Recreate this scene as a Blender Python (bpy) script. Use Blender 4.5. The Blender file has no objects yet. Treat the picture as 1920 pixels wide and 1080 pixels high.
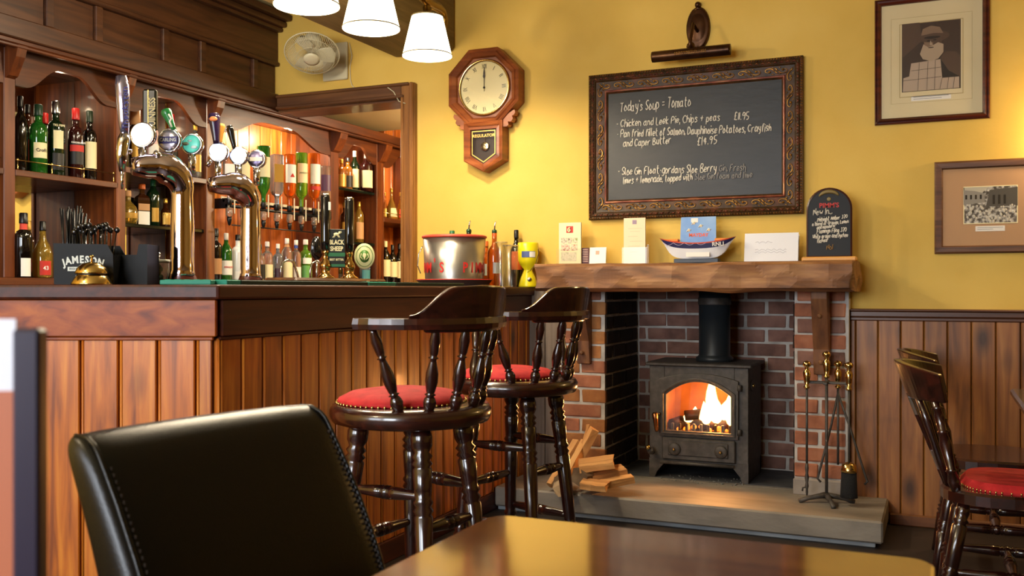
import bpy, bmesh, math, random
from mathutils import Matrix, Vector
random.seed(7)
S = bpy.context.scene
COL = S.collection
PI = math.pi
# ---------------------------------------------------------------- camera
EYE = 1.10
YAW = math.radians(24)
cam = bpy.data.cameras.new('camera'); camo = bpy.data.objects.new('camera', cam); COL.objects.link(camo)
cam.sensor_width = 22.3; cam.lens = 22.3*1800/1920; cam.shift_y = 4/1920
camo.location = (0, 0, EYE); camo.rotation_euler = (PI/2, 0, YAW)
cam.clip_start = .05; cam.clip_end = 60
cam.dof.use_dof = True; cam.dof.focus_distance = 4.3; cam.dof.aperture_fstop = 4.5
S.camera = camo
# ---------------------------------------------------------------- world, exposure
w = bpy.data.worlds.new('world'); S.world = w; w.use_nodes = True
w.node_tree.nodes['Background'].inputs[0].default_value = (.75, .85, 1, 1)
w.node_tree.nodes['Background'].inputs[1].default_value = .08
S.view_settings.view_transform = 'Standard'; S.view_settings.look = 'None'
S.view_settings.gamma = 1; S.view_settings.use_curve_mapping = False
S.view_settings.exposure = 0.38
S.cycles.use_denoising = True
S.cycles.max_bounces = 8; S.cycles.glossy_bounces = 4; S.cycles.transmission_bounces = 6
S.cycles.sample_clamp_indirect = 6
S.cycles.caustics_reflective = False; S.cycles.caustics_refractive = False

def light(name, kind, loc, power, col, size=.05, rot=None, sy=None, spot=None):
    l = bpy.data.lights.new(name, kind); l.energy = power; l.color = col
    if kind == 'AREA':
        l.size = size
        if sy: l.shape = 'RECTANGLE'; l.size_y = sy
    else: l.shadow_soft_size = size
    if spot: l.spot_size = spot; l.spot_blend = .6
    o = bpy.data.objects.new(name, l); COL.objects.link(o); o.location = loc
    if rot: o.rotation_euler = rot
    return o
WARM = (1, .70, .36); WARM2 = (1, .84, .60); DAY = (.86, .92, 1)
# daylight through the window of the front wall behind the camera
light('daylight_window', 'AREA', (-3.1, -2.12, 1.65), 62, DAY, 1.55, (PI/2, 0, 0), 1.3)
light('daylight_window', 'AREA', (-1.3, -2.12, 1.65), 95, DAY, 1.3, (PI/2, 0, 0), 1.3)
# wall lamp just right of the frame
light('wall_lamp_light', 'POINT', (.58, 4.77, 1.80), 11, WARM, .05)
# added fill lights for the bar front and clock wall, no real fittings
light('room_fill', 'POINT', (-2.45, .2, 2.5), 48, WARM2, .12)
light('room_fill', 'POINT', (-2.75, 3.3, 2.35), 26, WARM2, .09)
# back bar spots
SPOTS = [(-3.97, 3.40, 2.13, 3), (-3.97, 4.02, 2.13, 6), (-3.98, 4.70, 2.15, 26), (-3.98, 5.25, 2.15, 30), (-3.97, 5.90, 2.13, 10), (-3.97, 6.6, 2.13, 14)]
for x, y, z, p in SPOTS: light('back_bar_spot', 'POINT', (x+.02, y, z-.02), p*.34, (1, .8, .55), .015)
light('back_room_fill', 'POINT', (-2.6, 6.0, 2.1), 75, WARM2, .1)  # added fill to lift the ceiling behind the opening, no fitting there

# ---------------------------------------------------------------- pixel rays (1920x1080 photo) to points of the room
def ray(px, py):
    u = (px-960)/1800; v = (544-py)/1800
    return Vector((-math.sin(YAW)+math.cos(YAW)*u, math.cos(YAW)+math.sin(YAW)*u, v))
def atY(px, py, Y): r = ray(px, py); return Vector((0, 0, EYE)) + r*(Y/r.y)
def atX(px, py, X): r = ray(px, py); return Vector((0, 0, EYE)) + r*(X/r.x)
def atZ(px, py, Z): r = ray(px, py); return Vector((0, 0, EYE)) + r*((Z-EYE)/r.z)
def atD(px, py, d): return Vector((0, 0, EYE)) + ray(px, py)*d

# ---------------------------------------------------------------- materials
def lin(h):
    h = h.lstrip('#'); c = [int(h[i:i+2], 16)/255 for i in (0, 2, 4)]
    return tuple((x/12.92 if x <= .04045 else ((x+.055)/1.055)**2.4) for x in c)+(1,)
MC = {}
def mat(name, col='#808080', rough=.5, metal=0, coat=0, emit=None, es=0, trans=0, ior=1.45, spec=.5, alpha=1, bump=0, bscale=60):
    if name in MC: return MC[name]
    m = bpy.data.materials.new(name); m.use_nodes = True; n = m.node_tree.nodes; b = n['Principled BSDF']
    b.inputs['Base Color'].default_value = lin(col); b.inputs['Roughness'].default_value = rough
    b.inputs['Metallic'].default_value = metal; b.inputs['Coat Weight'].default_value = coat
    b.inputs['Coat Roughness'].default_value = .08
    b.inputs['Transmission Weight'].default_value = trans; b.inputs['IOR'].default_value = ior
    b.inputs['Specular IOR Level'].default_value = spec; b.inputs['Alpha'].default_value = alpha
    if emit: b.inputs['Emission Color'].default_value = lin(emit); b.inputs['Emission Strength'].default_value = es
    if bump:
        t = n.new('ShaderNodeTexCoord'); no = n.new('ShaderNodeTexNoise'); bu = n.new('ShaderNodeBump')
        no.inputs['Scale'].default_value = bscale; no.inputs['Detail'].default_value = 5
        bu.inputs['Strength'].default_value = bump; bu.inputs['Distance'].default_value = .004
        L = m.node_tree.links; L.new(t.outputs['Object'], no.inputs['Vector']); L.new(no.outputs[0], bu.inputs['Height']); L.new(bu.outputs[0], b.inputs['Normal'])
    MC[name] = m; return m
def mottle(name, cols, scale=4, rough=.6, metal=0, coat=0, stretch=(1, 1, 1), detail=5, bump=0, bscale=40, rnd=0., pos=(.3, .5, .7), knots=0, kscale=3, spec=.5, bdist=.004, coords='Object'):
    """noise between several colours; stretch it for grain; knots = darker voronoi spots; rnd = brightness varied per object"""
    if name in MC: return MC[name]
    m = bpy.data.materials.new(name); m.use_nodes = True; n = m.node_tree.nodes; L = m.node_tree.links; b = n['Principled BSDF']
    b.inputs['Roughness'].default_value = rough; b.inputs['Metallic'].default_value = metal
    b.inputs['Coat Weight'].default_value = coat; b.inputs['Coat Roughness'].default_value = .1
    b.inputs['Specular IOR Level'].default_value = spec
    t = n.new('ShaderNodeTexCoord'); oi = n.new('ShaderNodeObjectInfo')
    mp = n.new('ShaderNodeMapping'); mp.inputs['Scale'].default_value = stretch
    ad = n.new('ShaderNodeVectorMath'); ad.operation = 'MULTIPLY_ADD'
    L.new(oi.outputs['Random'], ad.inputs[0]); ad.inputs[1].default_value = (17, 31, 23)
    L.new(t.outputs[coords], ad.inputs[2]); L.new(ad.outputs[0], mp.inputs['Vector'])
    no = n.new('ShaderNodeTexNoise'); no.inputs['Scale'].default_value = scale; no.inputs['Detail'].default_value = detail
    no.inputs['Distortion'].default_value = .6 if stretch != (1, 1, 1) else 0
    L.new(mp.outputs[0], no.inputs['Vector'])
    r = n.new('ShaderNodeValToRGB'); L.new(no.outputs[0], r.inputs[0])
    e = r.color_ramp.elements
    while len(e) < len(cols): e.new(.5)
    for i, c in enumerate(cols):
        e[i].position = pos[i] if len(pos) == len(cols) else .25+.5*i/(len(cols)-1); e[i].color = lin(c)
    out = r.outputs[0]
    if knots:
        k = n.new('ShaderNodeTexVoronoi'); k.inputs['Scale'].default_value = kscale
        mp2 = n.new('ShaderNodeMapping'); mp2.inputs['Scale'].default_value = tuple(.45 if s == min(stretch) else 1 for s in stretch)
        L.new(ad.outputs[0], mp2.inputs['Vector']); L.new(mp2.outputs[0], k.inputs['Vector'])
        kr = n.new('ShaderNodeMapRange'); kr.inputs[1].default_value = knots*.25; kr.inputs[2].default_value = knots; kr.inputs[3].default_value = .82; kr.inputs[4].default_value = 0
        L.new(k.outputs['Distance'], kr.inputs[0])
        mx = n.new('ShaderNodeMix'); mx.data_type = 'RGBA'; L.new(kr.outputs[0], mx.inputs[0]); L.new(out, mx.inputs[6]); mx.inputs[7].default_value = lin('#1c0d06'); out = mx.outputs[2]
    if rnd:
        mr = n.new('ShaderNodeMapRange'); mr.inputs[3].default_value = 1-rnd; mr.inputs[4].default_value = 1+rnd; L.new(oi.outputs['Random'], mr.inputs[0])
        h = n.new('ShaderNodeHueSaturation'); L.new(mr.outputs[0], h.inputs['Value']); L.new(out, h.inputs['Color']); out = h.outputs[0]
    L.new(out, b.inputs['Base Color'])
    if bump:
        n2 = n.new('ShaderNodeTexNoise'); n2.inputs['Scale'].default_value = bscale; n2.inputs['Detail'].default_value = 6
        L.new(mp.outputs[0], n2.inputs['Vector'])
        bu = n.new('ShaderNodeBump'); bu.inputs['Strength'].default_value = bump; bu.inputs['Distance'].default_value = bdist
        L.new(n2.outputs[0], bu.inputs['Height']); L.new(bu.outputs[0], b.inputs['Normal'])
    MC[name] = m; return m
def pane_mat(name='clear pane', gloss=.08, tint=(1, 1, 1, 1), rough=.02):
    if name in MC: return MC[name]
    m = bpy.data.materials.new(name); m.use_nodes = True; n = m.node_tree.nodes; L = m.node_tree.links; n.clear()
    o = n.new('ShaderNodeOutputMaterial'); mi = n.new('ShaderNodeMixShader'); tr = n.new('ShaderNodeBsdfTransparent'); g = n.new('ShaderNodeBsdfGlossy')
    tr.inputs[0].default_value = tint; g.inputs['Roughness'].default_value = rough; mi.inputs[0].default_value = gloss
    L.new(tr.outputs[0], mi.inputs[1]); L.new(g.outputs[0], mi.inputs[2]); L.new(mi.outputs[0], o.inputs[0]); MC[name] = m; return m

YELLOW = mottle('yellow wall paint', ['#d2ac4b', '#d8b251', '#ddb95a'], 3, .75, bump=.12, bscale=70, rnd=0)
CEIL = mottle('cream ceiling paint', ['#d9c690', '#dccb98'], 3, .8, pos=(.3, .7))
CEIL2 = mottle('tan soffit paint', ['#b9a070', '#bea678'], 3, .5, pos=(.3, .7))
V = (14, 14, 1); H = (1, 14, 14); HY = (14, 1, 14)
PINE_BAR = mottle('varnished pine planks upright', ['#7a3c10', '#b06018', '#cc8028'], 2.2, .38, coat=.15, stretch=V, knots=.24, kscale=5.5, rnd=.12)
PINE_WALL = mottle('knotty pine wainscot', ['#6c4018', '#935a26', '#aa7034'], 2.0, .42, coat=.12, stretch=V, knots=.30, kscale=7, rnd=.10)
PINE_LIT = mottle('orange pine back boards', ['#7c3a12', '#a8561c', '#c6742c'], 2.2, .4, coat=.2, stretch=V, knots=.14, kscale=3, rnd=.15)
RED_H = mottle('red brown rail wood', ['#64280a', '#883e10', '#a05418'], 2.0, .45, coat=.03, spec=.35, stretch=H, knots=.10, kscale=4)
RED_Y = mottle('dark counter wood lengthways', ['#2c1007', '#3e180b', '#502410'], 2.0, .45, coat=.03, spec=.3, stretch=HY, knots=.06, kscale=4)
BB_V = mottle('back bar wood upright', ['#4a220b', '#66300f', '#7e4218'], 2.0, .4, coat=.2, stretch=V, knots=.08, kscale=4, rnd=.08)
BB_H = mottle('back bar wood lengthways', ['#3a1a09', '#52260c', '#683512'], 2.0, .4, coat=.2, stretch=HY, rnd=.08)
CANOPY = mottle('canopy brown wood', ['#331b0d', '#46260f', '#563219'], 2.2, .5, coat=.1, stretch=HY, rnd=.06)
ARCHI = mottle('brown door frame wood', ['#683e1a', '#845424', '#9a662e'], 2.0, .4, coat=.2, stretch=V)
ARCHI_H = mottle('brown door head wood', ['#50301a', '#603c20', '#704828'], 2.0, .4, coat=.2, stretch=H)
BEAM = mottle('brown beam with lamp haze', ['#5c4a28', '#6c5832', '#7a643c'], 2.0, .6, stretch=HY, bump=.3, bscale=8)  # olive tint puts the haze of the lamp glow into the brown
MAHOG = mottle('dark mahogany turned wood', ['#1c0a08', '#280f0b', '#38160e'], 3.0, .22, coat=.7, stretch=V)
MAHOG_F = mottle('dark mahogany flat wood', ['#200c08', '#2e120b', '#42190f'], 2.0, .25, coat=.6, stretch=HY)
RED_CLOTH = mottle('red patterned upholstery', ['#a01014', '#b8181c', '#c42628'], 24, .8, bump=.2, bscale=300)
BRASS = mat('polished brass', '#d4b470', .16, 1); COPPER = mat('coppery chrome', '#d4c4d0', .07, 1); CHROME = mat('chrome', '#d0ced2', .1, 1)
BRASS_OLD = mottle('aged bronze', ['#2c1c12', '#4a2f1c', '#5e4026'], 12, .35, metal=.85)
BLACK = mat('black plastic', '#0b0b0d', .35); BLACKG = mat('black gloss lacquer', '#0a0a0c', .12, coat=.6)
IRON = mottle('matt black cast iron', ['#3c3732', '#4a443e', '#57504a'], 30, .55, metal=.3, bump=.2, bscale=200)
BRICKM = mottle('red orange brick', ['#80503c', '#a8684a', '#b87c5c'], 9, .85, bump=.5, bscale=50, rnd=.22)
BRICKD = mottle('dull purple brown brick', ['#6c4c42', '#8a6254', '#9e7464'], 9, .88, bump=.5, bscale=50, rnd=.22)
BRICKO = mottle('buff orange brick', ['#7a4a28', '#a06636', '#b07a48'], 9, .85, bump=.5, bscale=50, rnd=.18)
MORTAR = mottle('grey mortar', ['#a09a94', '#beb8b0', '#d0cac2'], 12, .95, bump=.5, bscale=60)
DARK_BRICK = mottle('very dark brick', ['#17100d', '#231913', '#30221a'], 8, .9, bump=.4, bscale=40)  # near black brick for the recess cheeks and ceiling
STONE = mottle('hearth sandstone', ['#6f675c', '#837a6e', '#938a7c'], 3, .6, bump=.25, bscale=30, stretch=(1, 2.5, 2.5))
STONE2 = mottle('grey plinth stone', ['#7c8084', '#8e9498', '#a0a6aa'], 6, .7, bump=.3, bscale=30)
OAK = mottle('rough hewn oak', ['#583820', '#80542f', '#9c7044'], 3.0, .62, coat=0, stretch=(1, 7, 7), bump=.7, bscale=5, knots=.07, kscale=5)
OAK_V = mottle('rough oak upright', ['#4c2c1a', '#6e4426', '#84562f'], 3.0, .55, stretch=(7, 7, 1), bump=.6, bscale=5)
TABLE = mottle('polished brown table', ['#4a2410', '#5e3016', '#70401e'], 1.6, .10, coat=1, stretch=(1, 10, 10))
LEATHER = mat('dark brown leather', '#060403', .3, coat=.0, spec=.35, bump=.12, bscale=380)
STITCH = mat('dark stitching', '#2a2018', .6)
FLOORM = mottle('dark stone floor', ['#221a15', '#2d231b', '#3a2d23'], 4, .6)
GREEN = mat('green rubber bar mat', '#22806a', .6); GREEND = mat('dark green bar mat', '#12291c', .6)
WHITE = mat('white card', '#e8e4dc', .6); CREAM = mat('cream card', '#e8dcae', .6)
GOLD = mottle('worn gilt', ['#5a3a14', '#a0702c', '#d0a050'], 20, .32, metal=.6)
FRAME_D = mottle('dark bronzed plaster', ['#241608', '#402a10', '#5c2e18'], 22, .5, metal=.0, spec=.3)
MIRROR = mat('mirror glass', '#d8d8d0', .03, 1)

# ---------------------------------------------------------------- mesh builder
class MB:
    def __init__(s): s.v = []; s.f = []; s.m = []; s.s = []
    def add(s, vs, fs, M=None, mi=0, smooth=False):
        o = len(s.v)
        s.v += [tuple(M @ Vector(v)) for v in vs] if M is not None else [tuple(v) for v in vs]
        for f in fs: s.f.append([i+o for i in f]); s.m.append(mi); s.s.append(smooth)
        return s
    def box(s, a, b, c=0, M=None, mi=0):
        x0, y0, z0 = [min(a[i], b[i]) for i in range(3)]; x1, y1, z1 = [max(a[i], b[i]) for i in range(3)]
        c = min(c, (x1-x0)*.45, (y1-y0)*.45, (z1-z0)*.45)
        if c <= 0:
            vs = [(x, y, z) for x in (x0, x1) for y in (y0, y1) for z in (z0, z1)]
            return s.add(vs, [(0, 1, 3, 2), (4, 6, 7, 5), (0, 4, 5, 1), (2, 3, 7, 6), (0, 2, 6, 4), (1, 5, 7, 3)], M, mi)
        vs = []; ix = {}
        for X in (0, 1):
            for Y in (0, 1):
                for Z in (0, 1):
                    p = [(x0, x1)[X], (y0, y1)[Y], (z0, z1)[Z]]; d = [(1, -1)[X], (1, -1)[Y], (1, -1)[Z]]
                    for ax in range(3):
                        q = list(p)
                        for k in range(3):
                            if k != ax: q[k] += d[k]*c
                        ix[(X, Y, Z, ax)] = len(vs); vs.append(q)
        fs = []
        for ax in range(3):
            o = [k for k in range(3) if k != ax]
            for sd in (0, 1):
                q = []
                for (p1, p2) in ((0, 0), (1, 0), (1, 1), (0, 1)):
                    key = [0, 0, 0]; key[ax] = sd; key[o[0]] = p1; key[o[1]] = p2; q.append(ix[tuple(key)+(ax,)])
                fs.append(q)
            for p1 in (0, 1):
                for p2 in (0, 1):
                    k0 = [0, 0, 0]; k0[o[0]] = p1; k0[o[1]] = p2; k1 = list(k0); k1[ax] = 1
                    fs.append([ix[tuple(k0)+(o[0],)], ix[tuple(k1)+(o[0],)], ix[tuple(k1)+(o[1],)], ix[tuple(k0)+(o[1],)]])
        for X in (0, 1):
            for Y in (0, 1):
                for Z in (0, 1): fs.append([ix[(X, Y, Z, a)] for a in range(3)])
        return s.add(vs, fs, M, mi)
    def lathe(s, prof, n=16, M=None, mi=0, a0=0, a1=None, smooth=True, cap=True):
        full = a1 is None; a1 = 2*PI if full else a1; k = n if full else n+1
        vs = []; fs = []
        for r, z in prof:
            for i in range(k):
                a = a0+(a1-a0)*i/n; vs.append((r*math.cos(a), r*math.sin(a), z))
        for j in range(len(prof)-1):
            for i in range(n):
                i2 = (i+1) % k; fs.append([j*k+i, j*k+i2, (j+1)*k+i2, (j+1)*k+i])
        if cap and full:
            if prof[0][0] > 1e-5: fs.append(list(range(k))[::-1])
            if prof[-1][0] > 1e-5: fs.append([(len(prof)-1)*k+i for i in range(k)])
        return s.add(vs, fs, M, mi, smooth)
    def tube(s, pts, r, n=8, M=None, mi=0, smooth=True, closed=False, flat=1.0):
        pts = [Vector(p) for p in pts]; N = len(pts); rs = r if isinstance(r, (list, tuple)) else [r]*N
        t0 = (pts[1]-pts[0]).normalized(); up = Vector((0, 0, 1)) if abs(t0.z) < .9 else Vector((1, 0, 0))
        nr = (up - t0*up.dot(t0)).normalized(); vs = []; fs = []
        for i, p in enumerate(pts):
            if closed: t = (pts[(i+1) % N]-pts[i-1]).normalized()
            else: t = (pts[min(i+1, N-1)]-pts[max(i-1, 0)]).normalized()
            nr = (nr - t*nr.dot(t)); nr = nr.normalized() if nr.length > 1e-6 else t.orthogonal().normalized()
            bi = t.cross(nr)
            for k in range(n):
                a = 2*PI*k/n; vs.append(p+(nr*math.cos(a)*flat+bi*math.sin(a))*rs[i])
        for i in range(N if closed else N-1):
            j = (i+1) % N
            for k in range(n): fs.append([i*n+k, i*n+(k+1) % n, j*n+(k+1) % n, j*n+k])
        if not closed: fs += [list(range(n))[::-1], [(N-1)*n+k for k in range(n)]]
        return s.add(vs, fs, M, mi, smooth)
    def turned(s, p0, p1, prof, n=12, mi=0, M=None):
        """a turned rod from p0 to p1; prof = [(t, radius)]"""
        p0 = Vector(p0); p1 = Vector(p1); d = p1-p0; L = d.length
        R = Vector((0, 0, 1)).rotation_difference(d.normalized()).to_matrix().to_4x4()
        T = Matrix.Translation(p0) @ R
        if M is not None: T = M @ T
        return s.lathe([(r, t*L) for t, r in prof], n, T, mi)
    def prism(s, poly, z0, z1, M=None, mi=0, c=0, smooth=False):
        """polygon in xy pulled from z0 to z1; c = inset bevel at z1"""
        n = len(poly); vs = [(x, y, z0) for x, y in poly]
        if c:
            cx = sum(p[0] for p in poly)/n; cy = sum(p[1] for p in poly)/n
            rad = max(math.hypot(x-cx, y-cy) for x, y in poly); k = 1-c/rad
            vs += [(x, y, z1-c*(1 if z1 > z0 else -1)) for x, y in poly]+[(cx+(x-cx)*k, cy+(y-cy)*k, z1) for x, y in poly]; R = 3
        else: vs += [(x, y, z1) for x, y in poly]; R = 2
        fs = [list(range(n))[::-1], [(R-1)*n+i for i in range(n)]]
        for j in range(R-1):
            for i in range(n): k2 = (i+1) % n; fs.append([j*n+i, j*n+k2, (j+1)*n+k2, (j+1)*n+i])
        return s.add(vs, fs, M, mi, smooth)
    def strip(s, xs, top, bot, z0, z1, M=None, mi=0):
        """board between two curves top(x), bot(x), thickness z0..z1 (for arches and scrolls)"""
        vs = []; fs = []; n = len(xs)
        for x in xs: vs += [(x, top(x), z0), (x, bot(x), z0), (x, bot(x), z1), (x, top(x), z1)]
        for i in range(n-1):
            for k in range(4): fs.append([i*4+k, i*4+(k+1) % 4, (i+1)*4+(k+1) % 4, (i+1)*4+k])
        fs += [[0, 1, 2, 3], [(n-1)*4+k for k in (3, 2, 1, 0)]]
        return s.add(vs, fs, M, mi)
    def frame(s, w, h, prof, M=None, mi=0, smooth=False):
        """mitred picture frame w x h centred at 0; prof = [(inset, height)], closed ring to ring"""
        vs = []; fs = []; n = len(prof)
        for d, z in prof:
            for sx, sy in ((-1, -1), (1, -1), (1, 1), (-1, 1)): vs.append((sx*(w/2-d), sy*(h/2-d), z))
        for j in range(n):
            j2 = (j+1) % n
            for k in range(4): fs.append([j*4+k, j*4+(k+1) % 4, j2*4+(k+1) % 4, j2*4+k])
        return s.add(vs, fs, M, mi, smooth)
    def ball(s, c, r, n=10, m=6, M=None, mi=0, sc=(1, 1, 1)):
        T = Matrix.Translation(c) @ Matrix.Diagonal((*sc, 1))
        if M is not None: T = M @ T
        return s.lathe([(r*math.sin(PI*j/m)+1e-6, -r*math.cos(PI*j/m)) for j in range(m+1)], n, T, mi, cap=False)
    def build(s, name, mats, parent=None, loc=None, label=None, cat=None, group=None, kind=None, rotz=0, bev=0, sub=0):
        me = bpy.data.meshes.new(name); me.from_pydata(s.v, [], s.f)
        if not isinstance(mats, (list, tuple)): mats = [mats]
        for m in mats: me.materials.append(m)
        me.polygons.foreach_set('material_index', s.m); me.polygons.foreach_set('use_smooth', s.s)
        bm = bmesh.new(); bm.from_mesh(me); bmesh.ops.recalc_face_normals(bm, faces=bm.faces); bm.to_mesh(me); bm.free()
        o = bpy.data.objects.new(name, me); COL.objects.link(o)
        if parent is not None: o.parent = parent
        if loc is not None: o.location = loc
        if rotz: o.rotation_euler.z = rotz
        if bev:
            b = o.modifiers.new('bevel', 'BEVEL'); b.width = bev; b.segments = 2; b.limit_method = 'ANGLE'
        if sub:
            b = o.modifiers.new('sub', 'SUBSURF'); b.levels = sub; b.render_levels = sub
        tag(o, label, cat, group, kind); return o
def tag(o, label=None, cat=None, group=None, kind=None):
    if label: o['label'] = label
    if cat: o['category'] = cat
    if group: o['group'] = group
    if kind: o['kind'] = kind
    return o
def thing(name, label, cat, loc=(0, 0, 0), rotz=0, group=None, kind=None):
    o = bpy.data.objects.new(name, None); COL.objects.link(o); o.location = loc; o.rotation_euler.z = rotz; o.empty_display_size = .05
    return tag(o, label, cat, group, kind)
def copy_tree(o, parent=None):
    c = o.copy(); COL.objects.link(c)
    if parent is not None: c.parent = parent
    for ch in list(o.children): copy_tree(ch, c)
    return c
def basis(o, right, up):
    x = Vector(right).normalized(); y = Vector(up).normalized(); z = x.cross(y); M = Matrix((x, y, z)).transposed().to_4x4(); M.translation = Vector(o); return M
def onwall(o): return basis(o, (1, 0, 0), (0, 0, 1))          # faces -Y
def facing(o, ang):                                             # vertical face whose normal points to angle ang in plan
    return basis(o, (-math.sin(ang), math.cos(ang), 0), (0, 0, 1))
# ---------------------------------------------------------------- writing: printed (font) and by hand (strokes)
def printed(text, size, M, m, parent, name='lettering', ext=.0004, off=0, sx=1, shear=0, space=1, inv=None):
    c = bpy.data.curves.new('t', 'FONT'); c.body = text; c.size = size; c.align_x = 'CENTER'; c.align_y = 'CENTER'
    c.extrude = ext; c.offset = off; c.shear = shear; c.space_character = space; c.resolution_u = 3
    t = bpy.data.objects.new('t', c); me = bpy.data.meshes.new_from_object(t)
    bpy.data.objects.remove(t); bpy.data.curves.remove(c)
    me.transform(M @ Matrix.Diagonal((sx, 1, 1, 1))); me.materials.clear(); me.materials.append(m); me.name = name
    o = bpy.data.objects.new(name, me); COL.objects.link(o); o.parent = parent
    return o
G = {'A': '0c2i4c 1e3e', 'B': '0c0i3i3g0f3f4d3c0c', 'C': '4h2i0g0e2c4d', 'D': '0c0i2i4g4e2c0c', 'E': '4i0i0c4c 0f3f', 'F': '4i0i0c 0f3f', 'G': '4h2i0g0e2c4d4f2f', 'H': '0c0i 4c4i 0f4f', 'I': '0c0i', 'J': '3i3d2c0d 1i4i', 'K': '0c0i 3i0f3c', 'L': '0i0c3c', 'M': '0c0i2e4i4c', 'N': '0c0i3c3i', 'O': '2i0g0e2c4e4g2i', 'P': '0c0i3i4g3f0f', 'R': '0c0i3i3f0f 1f3c', 'S': '3h2i0h0g3e3d1c0d', 'T': '0i4i 2i2c', 'U': '0i0d2c4d4i', 'V': '0i2c4i', 'W': '0i1c2g3c4i', 'X': '0i4c 4i0c', 'Y': '0i2f4i 2f2c', 'Z': '0i4i0c4c',
 'a': '3f1g0e0d1c3d 3g3d4c', 'b': '0i0c 0f2g3e3d2c0c', 'c': '3f1g0e0d1c3d', 'd': '3i3c 3f1g0e0d1c3d', 'e': '0e3e3f1g0e0d1c3d', 'f': '3h2i1h1c 0g3g', 'g': '3f1g0e0d1c3d 3g3b1a0b', 'h': '0i0c 0e1g3f3c', 'i': '0g0c 0h0i', 'j': '1g1b0a', 'k': '0i0c 3g0e3c', 'l': '0i0c1c', 'm': '0g0c 0f1g2f2c 2f3g4f4c', 'n': '0g0c 0f1g3f3c', 'o': '1g0e0d1c3d3e1g', 'p': '0g0a 0f2g3e3d2c0c', 'q': '3f1g0d1c3d 3g3a', 'r': '0g0c 0e1g3g', 's': '3f1g0f3d2c0c', 't': '1i1d2c3c 0g3g', 'u': '0g0d1c3d3g 3d3c', 'v': '0g1c3g', 'w': '0g1c2f3c4g', 'x': '0g3c 3g0c', 'y': '0g0e2d3d 3g3b1a', 'z': '0g3g0c3c',
 '0': '2i0g0e2c3e3g2i', '1': '0i0c', '2': '0h2i3g0c3c', '3': '0i3i1f3e3d0c', '4': '2c2i0e3e', '5': '3i0i0f2f3e2c0c', '7': '0i3i1c', '8': '1f0h2i3h0d1c3d1f', '9': '3g1f0g1i3h3g2c', "'": '0i0h', ',': '0d0b', '.': '0c0d', '-': '0f2f', '+': '0f4f 2h2d', '=': '0e3e 0g3g', '£': '3h2i1h1d0c3c 0f2f'}
def chaikin(p):
    if len(p) < 3: return p
    q = [p[0]]
    for a, b in zip(p, p[1:]): q += [(a[0]*.75+b[0]*.25, a[1]*.75+b[1]*.25), (a[0]*.25+b[0]*.75, a[1]*.25+b[1]*.75)]
    return q+[p[-1]]
def scrawl(mb, text, M, x, y, h, r, w=.62, slope=0, jit=.06, smooth=1, lean=.08, n=4, mi=0):
    """handwriting: cap height h, start x,y in the plane of M"""
    u = h/6; cx = x; x0 = x
    for ch in text:
        if ch == ' ': cx += 2.6*u*w; continue
        st = G.get(ch)
        if not st: continue
        mxx = 0
        sc = random.uniform(.92, 1.08); dy = random.uniform(-.35, .35)*u
        for stroke in st.split():
            pts = [(int(stroke[i]), ord(stroke[i+1])-99) for i in range(0, len(stroke), 2)]
            mxx = max(mxx, max(p[0] for p in pts))
            pts = [(a+random.uniform(-1, 1)*jit*4, b+random.uniform(-1, 1)*jit*4) for a, b in pts]
            for _ in range(smooth): pts = chaikin(pts)
            P = [(cx+(a*w+b*lean)*u*sc, y+b*u*sc+dy+(cx-x0)*slope, r*.5) for a, b in pts]
            if len(P) >= 2: mb.tube(P, r, n, M, mi)
        cx += (mxx+1.5)*u*w
    return cx
# ================================================================ the setting
WY = 4.87                                   # face of the wall with the fireplace
CZ = 2.82
FX0, FX1 = -1.59, -.643                     # fireplace opening
def struct(mb, name, m, parent=None): return mb.build(name, m, parent, kind='structure')
struct(MB().box((-4.6, -2.4, -.05), (4.75, 8.6, 0)), 'floor', FLOORM)
struct(MB().box((-4.6, -2.4, CZ), (4.75, 8.6, CZ+.06)), 'ceiling', CEIL)
wb = MB()
wb.box((-4.17, WY, 2.30), (-2.86, WY+.2, CZ)).box((-2.86, WY, 0), (-1.84, WY+.2, CZ)).box((-1.84, WY, 1.12), (-.393, WY+.2, CZ)).box((-.393, WY, 0), (4.6, WY+.2, CZ))
wall = struct(wb, 'wall_back', YELLOW)
struct(MB().box((-4.27, -2.3, 0), (-4.17, 8.5, CZ)), 'wall_left', YELLOW)
struct(MB().box((4.6, -2.3, 0), (4.7, 8.5, CZ)), 'wall_right', YELLOW)
wf = MB().box((-4.27, -2.3, 0), (4.7, -2.2, .95)).box((-4.27, -2.3, 2.35), (4.7, -2.2, CZ)).box((-4.27, -2.3, .95), (-3.95, -2.2, 2.35)).box((-2.25, -2.3, .95), (-2.0, -2.2, 2.35)).box((-.6, -2.3, .95), (4.7, -2.2, 2.35))
struct(wf, 'wall_front', YELLOW)
struct(MB().box((-4.27, 8.4, 0), (4.7, 8.5, CZ)), 'wall_far', mottle('dark green far wall', ['#2c3322', '#3a3a24', '#4a4028'], 2, .7))
struct(MB().box((-4.17, WY+.2, 2.30), (-2.0, 6.22, 2.36)), 'ceiling_behind_opening', CEIL2)
struct(MB().box((-3.1, WY+.2, 0), (-3.04, 5.0, 0.01)), 'trim_6', CEIL2)
struct(MB().box((-2.0, WY+.2, 0), (-1.95, 8.4, CZ)), 'wall_side_room', YELLOW)
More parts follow.
